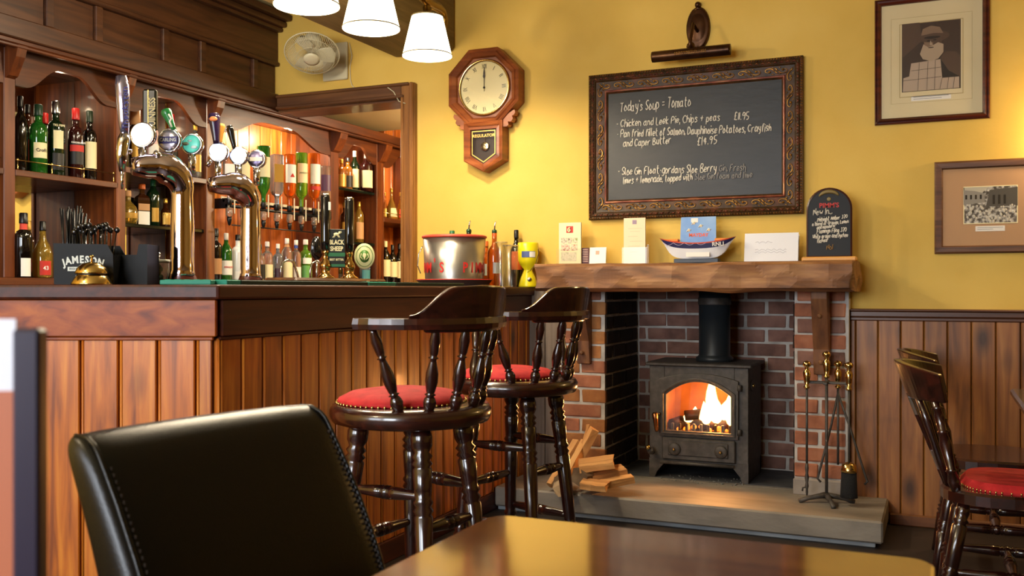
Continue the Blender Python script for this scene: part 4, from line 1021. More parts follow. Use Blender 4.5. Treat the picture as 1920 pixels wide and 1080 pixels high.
MB().frame(.345, .40, [(0, .0081), (0, .0086), (.0012, .0086), (.0012, .0081)], W0()).frame(.272, .345, [(0, .0081), (0, .0088), (.003, .0088), (.003, .0081)], W0()).build('mount_lines', mat('mount line', '#b09a68', .8), p1)
U = .125; O = (0, .012)
flat(p1, 'photo_ground', [(-1, -1.28), (1, -1.28), (1, 1.28), (-1, 1.28)], .0083, SEP[0], U, O)
flat(p1, 'photo_haze', [(-1, 0), (-.3, .6), (-.4, 1.28), (-1, 1.28)], .0085, SEP[1], U, O)
flat(p1, 'coat', [(-.9, -1.2), (-.85, -.75), (-.5, -.35), (0, -.1), (.3, -.0), (.7, -.1), (.98, -.3), (.98, -1.2)], .0086, SEP[4], U, O)
flat(p1, 'coat', [(.3, -.1), (.5, .12), (.85, .08), (.98, -.1), (.98, -.85), (.6, -.6)], .0088, SEP[1], U, O)
flat(p1, 'life_jacket', [(-.68, -.22), (.32, -.15), (.38, -.85), (.95, -.85), (.95, -1.26), (-.97, -1.26), (-.95, -.75), (-.75, -.7)], .0090, SEP[5], U, O)
ls = MB()
for x0, y0, x1, y1 in ((-.68, -.5, .34, -.45), (-.95, -.85, .35, -.8), (-.4, -.22, -.45, -1.25), (-.1, -.2, -.14, -1.25), (.15, -.18, .12, -1.25), (.38, -.85, .3, -1.25), (.6, -.85, .55, -1.25), (.8, -.85, .75, -1.25)):
    ls.tube([(O[0]+x0*U, O[1]+y0*U, .0095), (O[0]+x1*U, O[1]+y1*U, .0095)], .0008, 4, W0())
ls.build('jacket_seams', SEP[4], p1)
flat(p1, 'face', ell(.02, .52, .26, .34), .0090, SEP[2], U, O)
flat(p1, 'hair', ell(.22, .40, .15, .30), .0092, SEP[1], U, O)
flat(p1, 'beard', [(-.26, .45), (-.1, .33), (.05, .38), (.24, .48), (.42, .4), (.42, .1), (.25, -.12), (-.0, -.2), (-.28, -.1), (-.38, .1)], .0094, SEP[3], U, O)
flat(p1, 'hat_brim', ell(.06, .72, .56, .22), .0095, SEP[1], U, O)
flat(p1, 'hat_crown', [(-.34, .78), (-.28, 1.02), (0, 1.12), (.3, 1.04), (.42, .8), (.1, .84)], .0098, SEP[2], U, O)
flat(p1, 'hat_shadow', ell(.04, .68, .28, .05), .0099, SEP[4], U, O)
flat(p1, 'brow', ell(-.08, .56, .06, .025), .0100, SEP[4], U, O); flat(p1, 'brow', ell(.13, .58, .06, .025), .0100, SEP[4], U, O)
flat(p1, 'nose', [(-.02, .58), (.06, .40), (-.04, .40)], .0101, SEP[3], U, O); flat(p1, 'mouth', ell(.0, .31, .10, .02), .0101, SEP[0], U, O)
MB().box((-.085, -.0088, -.192), (.085, -.0083, -.170)).build('caption', WHITE, p1)
g = MB()
for k in range(2): g.box((-.075, -.0092, -.176-.009*k), (.075-.03*k, -.0089, -.174-.009*k))
g.build('caption_text', mat('tiny print', '#777777', .8), p1, kind='stuff')

p2_, w2, h2 = picture('framed_street_photo', 'brown wood framed old black and white street photograph cut by the right edge', (1752, 304), (1964, 473), [(0, 0), (0, .016), (.008, .022), (.030, .020), (.036, .010), (.036, 0)], mottle('plain brown frame', ['#3c2414', '#5a3820', '#6e482c'], 3, .5, stretch=H, bump=.3, bscale=8), mat('tan mount', '#b8906a', .8))
BWM = mottle('grey crowd photo', ['#1c1a18', '#5c5854', '#a8a49c', '#e2ded2'], 60, .8, pos=(.3, .45, .55, .7), detail=8)
MB().frame(.222, .172, [(0, .0081), (0, .009), (.004, .009), (.004, .0081)], W0() @ Matrix.Translation((.003, .008, 0))).build('slip', CREAM, p2_)
flat(p2_, 'photo_ground', [(-.107, -.074), (.113, -.074), (.113, .09), (-.107, .09)], .0083, BWM)
flat(p2_, 'photo_sky', [(-.107, .06), (-.04, .05), (-.02, .075), (.0, .09), (-.107, .09)], .0086, mat('photo sky', '#b8b2a0', .8))
flat(p2_, 'photo_houses', [(-.107, .01), (-.02, .02), (-.02, .06), (-.06, .072), (-.107, .078)], .0087, mat('photo grey', '#8c8880', .8))
flat(p2_, 'photo_hall', [(-.015, .0), (.113, -.0), (.113, .085), (-.0, .075)], .0087, mat('photo dark grey', '#4c4a46', .8))
g = MB()
for k in range(4): g.box((-.1+k*.02, -.0092, .035), (-.092+k*.02, -.0088, .055))
for k in range(3): g.box((.012+k*.022, -.0092, .01), (.022+k*.022, -.0088, .052))
g.build('photo_windows', mat('photo black', '#1c1b1a', .8), p2_, kind='stuff')
g = MB()
for k in range(60):
    x, y = random.uniform(-.1, .108), random.uniform(-.068, .012); g.ball((x, -.009, y), random.uniform(.003, .006), 6, 4, sc=(1, .1, 1.4))
g.build('photo_crowd', mat('photo pale grey', '#c4c0b4', .8), p2_, kind='stuff')
MB().box((-.058, -.0088, -.112), (.062, -.0083, -.088)).build('caption', WHITE, p2_)
g = MB()
for k in range(2): g.box((-.05, -.0092, -.096-.008*k), (.055-.04*k, -.0089, -.0945-.008*k))
g.build('caption_text', mat('tiny print'), p2_, kind='stuff')

# ================================================================ mantelpiece objects
MZ = 1.2335
def mant(px, Y=4.74): p = atY(px, 490, Y); return (p.x, Y, MZ)
REDP = mat('red print', '#b8322c', .6)
# leaflet holder with photo leaflets
x0 = mant(1046)[0]; x1 = mant(1090)[0]; wl = x1-x0
lh = thing('leaflet_holder', 'tall clear holder of cream leaflets with red square emblem and small photographs', 'leaflets', ((x0+x1)/2, 4.74, MZ))
MB().box((-wl/2+.006, .0, .002), (wl/2-.002, .012, .222)).build('leaflets', CREAM, lh)
MB().box((-wl/2-.006, -.008, 0), (wl/2+.002, -.006, .085)).box((-wl/2-.006, -.008, 0), (wl/2+.002, .022, .002)).build('clear_pocket', pane_mat('acrylic', .04, (.96, .96, .94, 1), .2), lh)
MB().box((-.018, -.001, .168), (.020, .0, .203)).build('emblem', REDP, lh)
sc = MB(); scrawl(sc, 'G', W0(-.0012) @ Matrix.Translation((-.009, .174, 0)), 0, 0, .022, .004, .8); sc.build('emblem_mark', CREAM, lh)
for k, (a, b, c, d, cl) in enumerate(((-.047, -.012, .112, .143, '#6a5a4c'), (-.008, .014, .112, .143, '#5c4438'), (.018, .044, .112, .143, '#7c8c3c'), (-.047, .003, .074, .108, '#a02c2c'), (.008, .044, .074, .108, '#a86430'), (-.047, .038, .02, .066, '#b0a888'))):
    MB().box((a, -.0012, c), (b, 0, d)).build('photo', mottle('leaflet photo %d' % k, [cl, '#d8ccb0', cl], 60, .6), lh)
bk = thing('booklet', 'small dark maroon booklet between the leaflet holder and the white card', 'booklet', mant(1097, 4.755)); MB().box((-.020, 0, 0), (.022, .004, .088)).build('cover', mat('maroon cover', '#4a1c24', .5), bk)
g = MB()
for k in range(8): g.box((-.014, -.0006, .078-.009*k), (.016, .0, .081-.009*k))
g.build('printed_lines', mat('pale print', '#c8a898', .6), bk, kind='stuff')
wc = thing('white_card', 'small white square card with faint emblem on the mantel', 'card', mant(1120, 4.735)); wc.rotation_euler.x = -D(8)
MB().box((-.045, 0, 0), (.045, .006, .09)).build('card', WHITE, wc); MB().box((-.012, -.0006, .052), (.008, 0, .072)).build('emblem', mat('faint emblem', '#c8a088', .6), wc)
ph = thing('pamphlet_stand', 'tall cream pamphlet stand left of the model boat', 'leaflets', mant(1190, 4.73))
MB().box((-.058, 0, .002), (.056, .010, .235)).build('pamphlets', mat('pale pink cream card', '#e8d4b0', .6), ph)
MB().box((-.066, -.008, 0), (.066, -.005, .085)).box((-.066, -.008, 0), (.066, .03, .002)).box((-.066, .018, 0), (.066, .03, .10)).build('clear_pocket', pane_mat('acrylic'), ph)
MB().box((-.012, -.0008, .203), (.010, 0, .224)).build('emblem', mat('mauve emblem', '#9a8498', .6), ph)
g = MB()
for k, z in enumerate((.18, .165, .14, .115, .09, .06)): g.box((-.035+.01*(k % 2), -.0006, z), (.04-.012*(k % 3), 0, z+.002))
g.build('printed_lines', mat('faint print', '#d0bc98', .6), ph, kind='stuff')
# model lifeboat collecting box
c = mant(1307, 4.70); boat = thing('lifeboat_collecting_box', 'model lifeboat collecting box with white hull and navy band on the mantel', 'collecting box', c)
BL = .192; n = 24
def hull(z0f, z1f, th0, name, m):
    vs = []; fs = []
    for i in range(n+1):
        t = -1+2*i/n; sheer = .100+.028*t*t; keel = .022+.078*abs(t)**5; hb = .038*(1-abs(t)**3)**.6+.001; xs = BL*(t if abs(t) < 1 else t)
        z0 = keel+(sheer-keel)*z0f; z1 = keel+(sheer-keel)*z1f
        f0 = .45+.55*z0f**.6; f1 = .45+.55*z1f**.6
        xx0 = xs*(.86+.14*z0f); xx1 = xs*(.86+.14*z1f)
        vs += [(xx0, -hb*f0, z0), (xx1, -hb*f1, z1), (xx1, hb*f1, z1), (xx0, hb*f0, z0)]
    for i in range(n):
        for k in range(4): fs.append([i*4+k, i*4+(k+1) % 4, i*4+4+(k+1) % 4, i*4+4+k])
    fs += [[3, 2, 1, 0], [n*4+k for k in range(4)]]
    return MB().add(vs, fs).build(name, m, boat)
hull(0, .62, 0, 'white_hull', mat('white hull', '#dfe0e4', .35)); hull(.62, .92, 0, 'navy_band', mat('navy', '#1c1c4a', .4)); hull(.92, 1, 0, 'red_gunwale', mat('orange red', '#c8502c', .4))
MB().box((-.11, -.028, .0), (.11, .028, .022), .003).build('base', mat('grey blue base', '#3a4250', .5), boat)
MB().box((-.045, -.041, .030), (.07, -.036, .052)).build('name_plate', WHITE, boat)
for sg in (-1, 1): MB().box((sg*.125-.035, -.02, .108), (sg*.125+.035, .02, .120), .003).build('end_deck', mat('orange deck', '#e08830', .5), boat)
printed('RNLI', .027, W0(.0) @ Matrix.Translation((.112, .090, .043)) @ Matrix.Rotation(D(14), 4, 'Y') @ Matrix.Rotation(D(3), 4, 'Z'), WHITE, boat, 'lettering', .002, .0006)
g = MB()
for k in range(4): g.tube([(-.165+k*.055+.055*q/6, -.0385+.004*abs(q/6-.5)+(.010 if k == 0 and q < 3 else 0), .100-.012*math.sin(q/6*PI)) for q in range(7)], .0012, 5)
g.build('grab_ropes', mat('rope', '#b0a8c0', .7), boat)
lf = thing('appeal_leaflets', 'blue leaflets reading MAYDAY standing behind the model lifeboat', 'leaflets', mant(1309, 4.755))
MB().box((-.095, .002, .06), (.06, .006, .225), 0, Matrix.Rotation(D(2), 4, 'Y')).box((-.085, -.003, .06), (.090, .001, .232)).build('leaflets', mottle('sky blue leaflet', ['#5f8fd0', '#86acd8', '#a8c0dc'], 5, .5), lf)
MB().box((-.035, -.004, .205), (.0, -.003, .226)).build('emblem', WHITE, lf)
g = MB()
for x, z in ((-.045, .165), (.015, .185), (.055, .165), (-.02, .20)): g.tube([(x-.012, -.004, z-.006), (x-.002, -.004, z+.006), (x+.012, -.004, z+.003)], [.002, .004, .001], 6).ball((x, -.004, z), .006, 8, 5, sc=(1, .2, 1))
g.build('gulls', mat('gull cream', '#e8dcb8', .6), lf)
printed('MAYDAY', .024, W0(-.0036) @ Matrix.Translation((.003, .141, 0)), mat('orange lettering', '#d8581c', .5), lf, 'lettering', .0004, .0008)
pw = thing('folded_paper', 'white folded sheet of paper with faint handwriting standing on the mantel', 'paper', mant(1445, 4.73)); pw.rotation_euler.x = -D(10)
MB().box((-.127, 0, 0), (.127, .0015, .145)).box((-.127, .03, 0), (.127, .0315, .142)).build('sheet', mat('bluish white paper', '#e2e4ea', .5), pw)
g = MB()
for z in (.05, .062, .1): g.tube([(-.075+.01*k+.003*math.sin(k*2), -.0006, z+.005*math.sin(k*2.3)) for k in range(16 if z < .09 else 9)], .0008, 4)
g.build('faint_writing', mat('faint grey ink', '#b4b4c0', .7), pw)
# arched drinks board on pine base
sg_ = thing('arched_chalkboard', 'small arched chalkboard sign on a pine base at the right end of the mantel', 'chalkboard', mant(1557, 4.70))
outl = [(-.108, .02), (.096, .02), (.096, .245)]+[(-.006+.102*math.cos(D(a)), .245+.10*math.sin(D(a))) for a in range(10, 180, 10)]+[(-.108, .245)]
inn = [(-.006+(x+.006)*.93, .175+(y-.175)*.955) for x, y in outl]
MB().prism(outl, -.014, 0, W0()).build('board', mat('board black', '#121110', .5, spec=.3), sg_)
ring2(ring2(MB(), outl, .0, inn, .003, W0()), inn, .003, inn, 0, W0()).build('rim', mat('maroon rim', '#3c1c18', .3), sg_)
MB().box((-.125, -.045, 0), (.118, .04, .022), .006).build('pine_base', mottle('pale pine base', ['#c88c40', '#dca458'], 3, .5, stretch=H, pos=(.3, .7)), sg_)
MB().tube([(-.006+.045*math.cos(D(a)), .297+.030*math.sin(D(a)), .001) for a in range(20, 165, 12)], [.004+.006*math.sin(PI*k/12) for k in range(13)], 8, W0()).ball((-.006, .292, .0), .010, 10, 6, W0(), sc=(1, 1, .2)).build('emblem', mat('olive gold emblem', '#7c6a3c', .5), sg_)
printed("PIMM'S", .03, W0(-.001) @ Matrix.Translation((-.006, .262, 0)), REDP, sg_, 'red_lettering', .0005, .0008)
YS = 4.70-.0015
for t, a, b, h in (('New In...', (1525, 404), (1562, 401), 12), ('.Midnight Amber', (1532, 416), (1576, 411), 8), ('J2O', (1578, 410), (1590, 408), 7), ('a blend of Orange, Lemon', (1523, 424), (1592, 418), 7), ('and mandarin', (1532, 430), (1566, 426), 7),
        ('.Flamingo Fling J2O', (1531, 438), (1588, 434), 8), ('White grape and lychee', (1524, 448), (1591, 444), 8), ('flavour', (1532, 456), (1554, 453), 8)):
    chalk(sg_, t, a, b, h, YS, CH, r=.0020, jit=.03)
chalk(sg_, 'No1', (1550, 468), (1563, 467), 9, YS, mat('brown mark', '#8a6a3c', .6), r=.002)

# ================================================================ fan, cable, bar lamp
fn = thing('wall_fan', 'white caged electric fan on a wall bracket above the opening', 'fan', tuple(atY(585, 100, WY-.30)))
M = facing((0, 0, 0), D(-60)) @ Matrix.Rotation(D(56), 4, 'X')
FW_ = mat('off white plastic', '#cfc6a4', .45)
rs = .155
cg = MB()
for k in range(80):
    a = 2*PI*k/80; cg.tube([(.045*math.cos(a), .045*math.sin(a), .05), (.11*math.cos(a+.1), .11*math.sin(a+.1), .045), (rs*math.cos(a+.2), rs*math.sin(a+.2), 0), (.10*math.cos(a+.2), .10*math.sin(a+.2), -.05)], .0012, 4, M)
for r, z in ((rs, .0), (.13, .03), (.085, .048)): cg.tube([(r*math.cos(2*PI*k/40), r*math.sin(2*PI*k/40), z) for k in range(40)], .0035 if r == rs else .0012, 6, M, closed=True)
cg.build('cage', FW_, fn)
MB().lathe([(.046, .044), (.046, .052), (.03, .058), (.001, .06)], 24, M).build('hub_cap', FW_, fn)
bl = MB()
for k in range(3):
    T = M @ Matrix.Rotation(k*2*PI/3, 4, 'Z'); bl.add([(.02, -.01, .0), (.06, -.05, .012), (.125, -.05, .016), (.135, .0, .0), (.11, .04, -.012), (.05, .03, -.01), (.02, .015, 0)], [(0, 1, 2, 3, 4, 5, 6)], T)
bl.build('blades', FW_, fn)
MB().lathe([(.001, -.14), (.04, -.135), (.055, -.11), (.055, -.06), (.04, -.05), (.02, .02)], 20, M).build('motor', FW_, fn)
wp = atY(630, 112, WY-.01); L_ = wp-fn.location
MB().box((L_.x-.09, L_.y-.012, L_.z-.125), (L_.x+.085, L_.y+.009, L_.z+.10), .006).build('wall_plate', FW_, fn)
MB().tube([L_+Vector((0, -.01, .06)), L_+Vector((-.04, -.12, .07)), L_+Vector((-.1, -.2, .09)), Vector((-.01, .06, .09)), Vector((0, .03, .04))], .020, 10).build('bracket_arm', FW_, fn)
pts = [atY(x, y, WY-.006) for x, y in ((655, 80), (660, 105), (656, 125), (657, 150), (660, 160), (666, 166))]+[atY(x, y, WY-.04) for x, y in ((690, 163), (722, 160), (738, 172), (748, 190), (760, 194))]
MB().tube(pts, .003, 6).build('fan_cable', FW_, None, label='cream electric cable running from the fan down over the wooden door head', cat='cable')

SH = None
def shade_mat():
    m = bpy.data.materials.new('lit fabric shade'); m.use_nodes = True; b = m.node_tree.nodes['Principled BSDF']
    b.inputs['Base Color'].default_value = (.9, .85, .7, 1); b.inputs['Emission Color'].default_value = (1, .88, .62, 1); b.inputs['Emission Strength'].default_value = 3.2; return m
SHM = shade_mat(); LBRASS = mat('tarnished brass', '#8a6c34', .3, 1)
shades = [(575, 12, 3.51), (696, 55, 4.00), (801, 106, 4.62)]
P = [atD(px, py, d) for px, py, d in shades]
zs = sum(p.z for p in P)/3
lamp = thing('bar_pendant', 'brass hanging bar light with three glowing cone shades', 'lamp', (P[1].x, P[1].y, 2.50))
dirv = (P[2]-P[0]); dirv.z = 0; dirv.normalize()
a = P[0]-dirv*.28-lamp.location; b = P[2]+dirv*.14-lamp.location; a.z = b.z = -.0
rod = [a.lerp(b, k/12)+Vector((0, 0, .012*math.sin(k*PI*.5))) for k in range(13)]
rod += [b+dirv*.06+Vector((0, 0, -.005)), b+dirv*.10+Vector((0, 0, -.035)), b+dirv*.09+Vector((0, 0, -.075)), b+dirv*.055+Vector((0, 0, -.07))]
MB().tube(rod, [.024]*13+[.020, .015, .012, .008], 12).build('arm_bar', LBRASS, lamp)
for sg in (a.lerp(b, .25), a.lerp(b, .75)): MB().tube([sg, Vector((sg.x, sg.y, CZ-lamp.location.z-.001))], .006, 8).build('hanging_rod', LBRASS, lamp)
for p in P:
    q = Vector((p.x-lamp.location.x, p.y-lamp.location.y, p.z-lamp.location.z)); T = Matrix.Translation(q) @ Matrix.Diagonal((1.39, 1.39, 1.39, 1))
    s = MB().lathe([(.0855, 0), (.0855, .003), (.0535, .140), (.0525, .140), (.0845, .003), (.0845, 0)], 40, T, cap=False).build('shade', SHM, lamp)
    MB().lathe([(.0868, .002), (.0872, .0045), (.0868, .0055), (.0845, .0055)], 40, T, cap=False).lathe([(.0545, .136), (.0545, .141), (.051, .141)], 40, T, cap=False).build('trim_ring', mat('shade trim', '#77663c', .8), s)
    MB().lathe([(.001, .03), (.022, .035), (.028, .06), (.02, .09), (.012, .10)], 14, T).build('bulb', mat('lit bulb', '#ffffff', .4, emit='#fff0d0', es=30), s)
    MB().lathe([(.012, .10), (.012, .15), (.05, .139), (.05, .142), (.014, .155), (.016, .17), (.008, .18), (.006, -q.z/1.39)], 12, T).build('lamp_holder', LBRASS, lamp)
    light('pendant_bulb', 'POINT', (p.x, p.y, p.z+.03), 30, WARM2, .03)
# ================================================================ bottles
def glass(name, col, rough=.05, trans=.85): return mat('glass '+name, col, rough, trans=trans, ior=1.45, coat=.3)
GD = mat('dark bottle', '#0c0806', .08, coat=.5); GB = mat('brown bottle', '#3a1a08', .08, coat=.5, trans=.3); GG = glass('green', '#2f8a2c', trans=.7)
GDG = mat('dark green bottle', '#0e2210', .08, coat=.5, trans=.2); GC = glass('clear', '#eef2ee', trans=.92); GA = glass('amber', '#c87a20', trans=.7); GBL = glass('pale blue', '#a8c8dc', trans=.85)
GO = glass('orange', '#e8701c', trans=.7); GY = glass('yellow amber', '#c8a040', trans=.75); GLG = glass('bright green', '#6fc030', trans=.75); GPK = mat('pink white bottle', '#e0b8b4', .3); GW = mat('white bottle', '#e8eae8', .3, coat=.4)
GRB = mat('dark red bottle', '#2a0c0a', .1, coat=.5)
LC = mat('cream label', '#e2d6a8', .6); LW = mat('white label', '#e8e4da', .6); LR = mat('red label', '#b8281c', .6); LRD = mat('orange red label', '#c8402c', .6); LB = mat('black label', '#141210', .5); LGo = mat('gold label', '#b08a3c', .4, .4); LP = mat('tan label', '#b88a5c', .6)
CB = mat('black cap', '#0c0a0a', .35); CR = mat('red foil', '#b82420', .35); CW = mat('white cap', '#e4e2dc', .4); CG = mat('gold cap', '#b08838', .3, .8); CO = mat('orange cap', '#c86428', .4); CS = mat('silver cap', '#b8b8b8', .25, 1); CGr = mat('green cap', '#1c5c34', .4); CBL = mat('blue cap', '#2c4a9c', .4)
BP = {  # outline as (radius share, height share), cap from share
 'wine': ([(.9, 0), (1, .015), (1, .58), (.93, .66), (.62, .73), (.38, .78), (.34, .86), (.34, .985)], .86, .36),
 'spirit': ([(.9, 0), (1, .015), (1, .60), (.96, .66), (.75, .71), (.42, .745), (.36, .78), (.36, .88), (.36, .985)], .88, .40),
 'port': ([(.9, 0), (1, .015), (1, .60), (.98, .66), (.80, .71), (.45, .74), (.42, .80), (.44, .87), (.38, .985)], .84, .42),
 'slim': ([(.9, 0), (1, .01), (1, .66), (.85, .73), (.5, .80), (.38, .85), (.36, .985)], .88, .42),
 'round': ([(.6, 0), (.9, .03), (1, .2), (1, .38), (.85, .52), (.5, .62), (.30, .68), (.28, .8), (.30, .985)], .83, .34),
 'flask': ([(.9, 0), (1, .03), (1, .42), (.8, .55), (.5, .64), (.35, .70), (.3, .84), (.3, .985)], .84, .36),
 'decanter': ([(.9, 0), (1, .05), (.95, .2), (.7, .4), (.4, .56), (.22, .66), (.2, .85), (.22, .985)], .88, .5)}
def bottle(label, P, h, r, shape, gm, cm, labs=(), ang=None, group=None, text=None, name='bottle', flip=False, sq=False, cat='bottle', capfrom=None):
    """labs = [(z share lo, hi, material, half angle deg)]"""
    prof, cf, ns = BP[shape]; cf = capfrom or cf
    if ang is None: ang = math.atan2(-P[1], -P[0])*.55 + 0*.45     # turned partly to the room
    t = thing(name, label, cat, tuple(P), ang, group)
    body = [(a*r, b*h) for a, b in prof if b <= cf]; last = body[-1]; rn = [a*r for a, b in prof if b >= cf][0]
    body.append((rn, cf*h))
    if not cm: body += [(rn, h*.985), (rn*1.08, h)]
    FX = Matrix(((1, 0, 0, 0), (0, 1, 0, 0), (0, 0, -1, h), (0, 0, 0, 1))) if flip else Matrix.Identity(4)
    n = 4 if sq else 20
    if sq: FX = FX @ Matrix.Rotation(PI/4, 4, 'Z') @ Matrix.Diagonal((1.28, 1.28, 1, 1))
    MB().lathe(body, n, FX, smooth=not sq).build('glass_body', gm, t, bev=.004 if sq else 0)
    if cm: MB().lathe([(rn*1.12, cf*h-.002), (rn*1.14, cf*h+.002), (rn*1.10, h*.99), (rn*.9, h), (.0005, h)], 16, FX).build('cap', cm, t)
    for k, lb in enumerate(labs):
        lo, hi, lm, ha = lb[:4]
        pr = []
        for q in range(5):
            z = lo+(hi-lo)*q/4
            rr = r
            for (a0, b0), (a1, b1) in zip(prof, prof[1:]):
                if b0 <= z <= b1: rr = r*(a0+(a1-a0)*(z-b0)/(b1-b0)) if b1 > b0 else r*a0
            pr.append((rr+.0006+.0003*k, z*h))
        if sq:
            z0, z1 = (h-hi*h, h-lo*h) if flip else (lo*h, hi*h); w_ = r*.84
            MB().box((r*.905, -w_, z0), (r*.905+.002+.001*k, w_, z1)).build('paper_label', lm, t)
        else: MB().lathe(pr, 12, FX, a0=-D(ha), a1=D(ha)).build('paper_label', lm, t)
    if text:
        s_, z, sz, tm = text
        rr = r+.0025
        printed(s_, sz, basis((rr, 0, z*h), (0, 1, 0), (0, 0, 1)), tm, t, 'label_text', .0004, .0003)
    return t
SB = 1.653; CT = 1.157; SX = -3.95
def BT(px, ytop, zb, X=SX): p = atX(px, 500, X); top = atX(px, ytop, X).z; return Vector((X, p.y, zb)), top-zb
g1 = 'bottles on the near upper shelf behind the brass rail'
def row(items, zb, X, grp):
    for label, px, yt, r, shape, gm, cm, labs, *rest in items:
        kw = rest[0] if rest else {}; dx = kw.pop('dx', 0)
        P, h = BT(px, yt, zb, X+dx); bottle(label, P, h, r, shape, gm, cm, labs, group=grp, **kw)
row([('very dark wine bottle at the left end of the near upper shelf', 38, 180, .034, 'wine', GD, CB, [(.0, .001, LB, 1)]),
 ('brown spirit bottle with an orange red label behind the green sherry bottle', 52, 196, .033, 'spirit', GB, CB, [(.18, .50, LRD, 60)], dict(dx=-.09)),
 ('green sherry bottle with rounded cream label', 72, 196, .040, 'port', GG, GDG and mat('green foil', '#16301c', .4), [(.22, .44, LC, 48)], dict(text=('Croft', .33, .022, LB), dx=.03)),
 ('bottle with bright red neck foil half hidden behind the green sherry bottle', 84, 212, .034, 'port', GD, CR, [(.2, .4, LB, 50)], dict(dx=-.10)),
 ('large dark bottle with silver cap and small square cream label', 105, 190, .041, 'port', GDG, CS, [(.36, .60, LC, 34), (.08, .30, LB, 40)], dict(text=('TIO PEPE', .665, .014, LC), dx=.02)),
 ('dark port bottle with red neck foil and red banded label', 142, 203, .037, 'port', GRB, CR, [(.20, .50, LB, 60), (.38, .47, LR, 62)], dict(text=("COCKBURN'S", .50, .011, LW), dx=.02)),
 ('dark bottle with plain cream label at the right end of the near upper shelf', 168, 208, .034, 'port', GD, mat('dark green foil', '#22301c', .4), [(.17, .55, LC, 55)], dict(dx=.02))], SB, SX, g1)
g2 = 'bottles on the upper shelf behind the beer taps'
row([('bottle with tan paper neck wrap behind the dark tap handle', 254, 197, .036, 'wine', GD, LP, [(.2, .5, LGo, 50)], dict(capfrom=.70)),
 ('white and pink bottle with red cap behind the first tap badge', 286, 217, .034, 'slim', GPK, CR, [(.2, .5, LW, 55)]),
 ('dark red bottle behind the green tap handle', 322, 214, .033, 'port', GRB, CR, [(.2, .5, LB, 55)]),
 ('clear decorative bottle with gold neck behind the turquoise tap badge', 366, 227, .036, 'flask', GC, CG, [(.1, .4, LGo, 45)], dict(dx=.07))], 1.741, SX, g2)
g3 = 'bottles on the dark middle shelf'
row([('squat round amber liqueur bottle with gold label', 240, 357, .050, 'round', GY, LP, [(.18, .34, LGo, 60)]),
 ('square orange liqueur bottle with orange cap and white label', 266, 345, .036, 'spirit', GB, CO, [(.0, .34, LW, 50), (.36, .52, LP, 60)], dict(sq=True)),
 ('tall ridged green liqueur bottle on the middle shelf', 287, 338, .038, 'slim', GDG, CGr, [(.1, .4, LGo, 30)]),
 ('short dark bottle with gold label on the middle shelf', 310, 372, .036, 'flask', GB, CG, [(.1, .5, LGo, 45)]),
 ('dark bottle hidden behind the first copper toned font column', 336, 366, .034, 'spirit', GD, CB, [(.1, .4, LW, 40)])], 1.451, -3.98, g3)
g4 = 'bottles on the back counter left of the straws'
row([('black coffee liqueur bottle with red neck band and white oval label', 44, 399, .037, 'port', GD, CB, [(.74, .86, LRD, 170), (.02, .30, LW, 34)], dict(dx=.06)),
 ('bottle with gold neck label just behind the black coffee liqueur bottle', 52, 414, .032, 'port', GB, LGo, [(.1, .5, LB, 40)], dict(dx=-.06)),
 ('faceted amber liqueur bottle with black cap and red round label', 80, 415, .044, 'flask', GY, CB, [(.05, .30, LR, 34)], dict(text=('43', .17, .026, LW), dx=.05))], CT, -3.90, g4)
g5 = 'bottles standing in the lower row of the back counter'
row([('dark cream liqueur bottle with tan round label beside the wooden post', 404, 428, .038, 'port', GD, CB, [(.12, .42, LP, 50)], dict(text=('CREAM', .30, .012, LW)) if False else {}),
 ('green aniseed bottle with white cap and red printed white label', 424, 437, .036, 'wine', GG, CW, [(.12, .42, LW, 60)], dict(text=('PERNOD', .28, .014, LR))),
 ('glossy white bottle standing beside the second chrome font column', 446, 440, .040, 'spirit', GW, CB, [(.05, .2, LW, 50)]),
 ('dark capped bottle just right of the second chrome font column', 487, 458, .034, 'spirit', GC, CB, [(.05, .45, LB, 55)]),
 ('clear gin bottle with white cap and cream label, first of the clear row', 501, 453, .036, 'spirit', GC, CW, [(.08, .42, LC, 55)]),
 ('clear bottle with pale blue white cap and dark purple lower label', 521, 457, .032, 'spirit', GBL, CW, [(.05, .34, mat('plum label', '#3a2030', .5), 60)]),
 ('clear bottle with tan neck and cream label behind the left curved spout', 538, 447, .036, 'slim', GC, CW, [(.08, .45, LC, 60), (.80, .87, LP, 170)]),
 ('clear bottle with white cap and dark blue neck band', 555, 450, .034, 'spirit', GC, CW, [(.08, .35, LW, 50), (.80, .87, CBL, 170)]),
 ('green tinted bottle with white cap, last of the clear row', 573, 449, .042, 'spirit', GLG, CW, [(.42, .56, LW, 50), (.06, .38, mat('green label', '#5c9a4c', .5), 60)]),
 ('dark bottle low behind the left hand pump', 634, 490, .034, 'spirit', GD, CB, [(.1, .4, LB, 50)]),
 ('small clear bottle with blue and green label right of the hand pumps', 684, 478, .040, 'spirit', GBL, CS, [(.1, .45, mat('teal label', '#3c7c84', .5), 55)]),
 ], CT, -3.93, g5)
g6 = 'bottles on the glass shelves of the far bay'
row([('gold capped whisky bottle with yellow label, leftmost on the far glass shelf', 640, 299, .036, 'spirit', GA, CG, [(.1, .5, LGo, 55)]),
 ('whisky bottle with brown neck and dark label, second on the far glass shelf', 652, 296, .036, 'spirit', GA, CB, [(.1, .45, LB, 55)]),
 ('bottle with white cap and cream label, third on the far glass shelf', 665, 283, .038, 'wine', GDG, CW, [(.1, .55, LC, 60)]),
 ('stout bottle with large cream label at the right of the far glass shelf', 687, 288, .045, 'slim', GRB, mat('clear stopper', '#c8b8b0', .2), [(.1, .55, LC, 65)], dict(dx=.08))], 1.831, -3.98, g6)
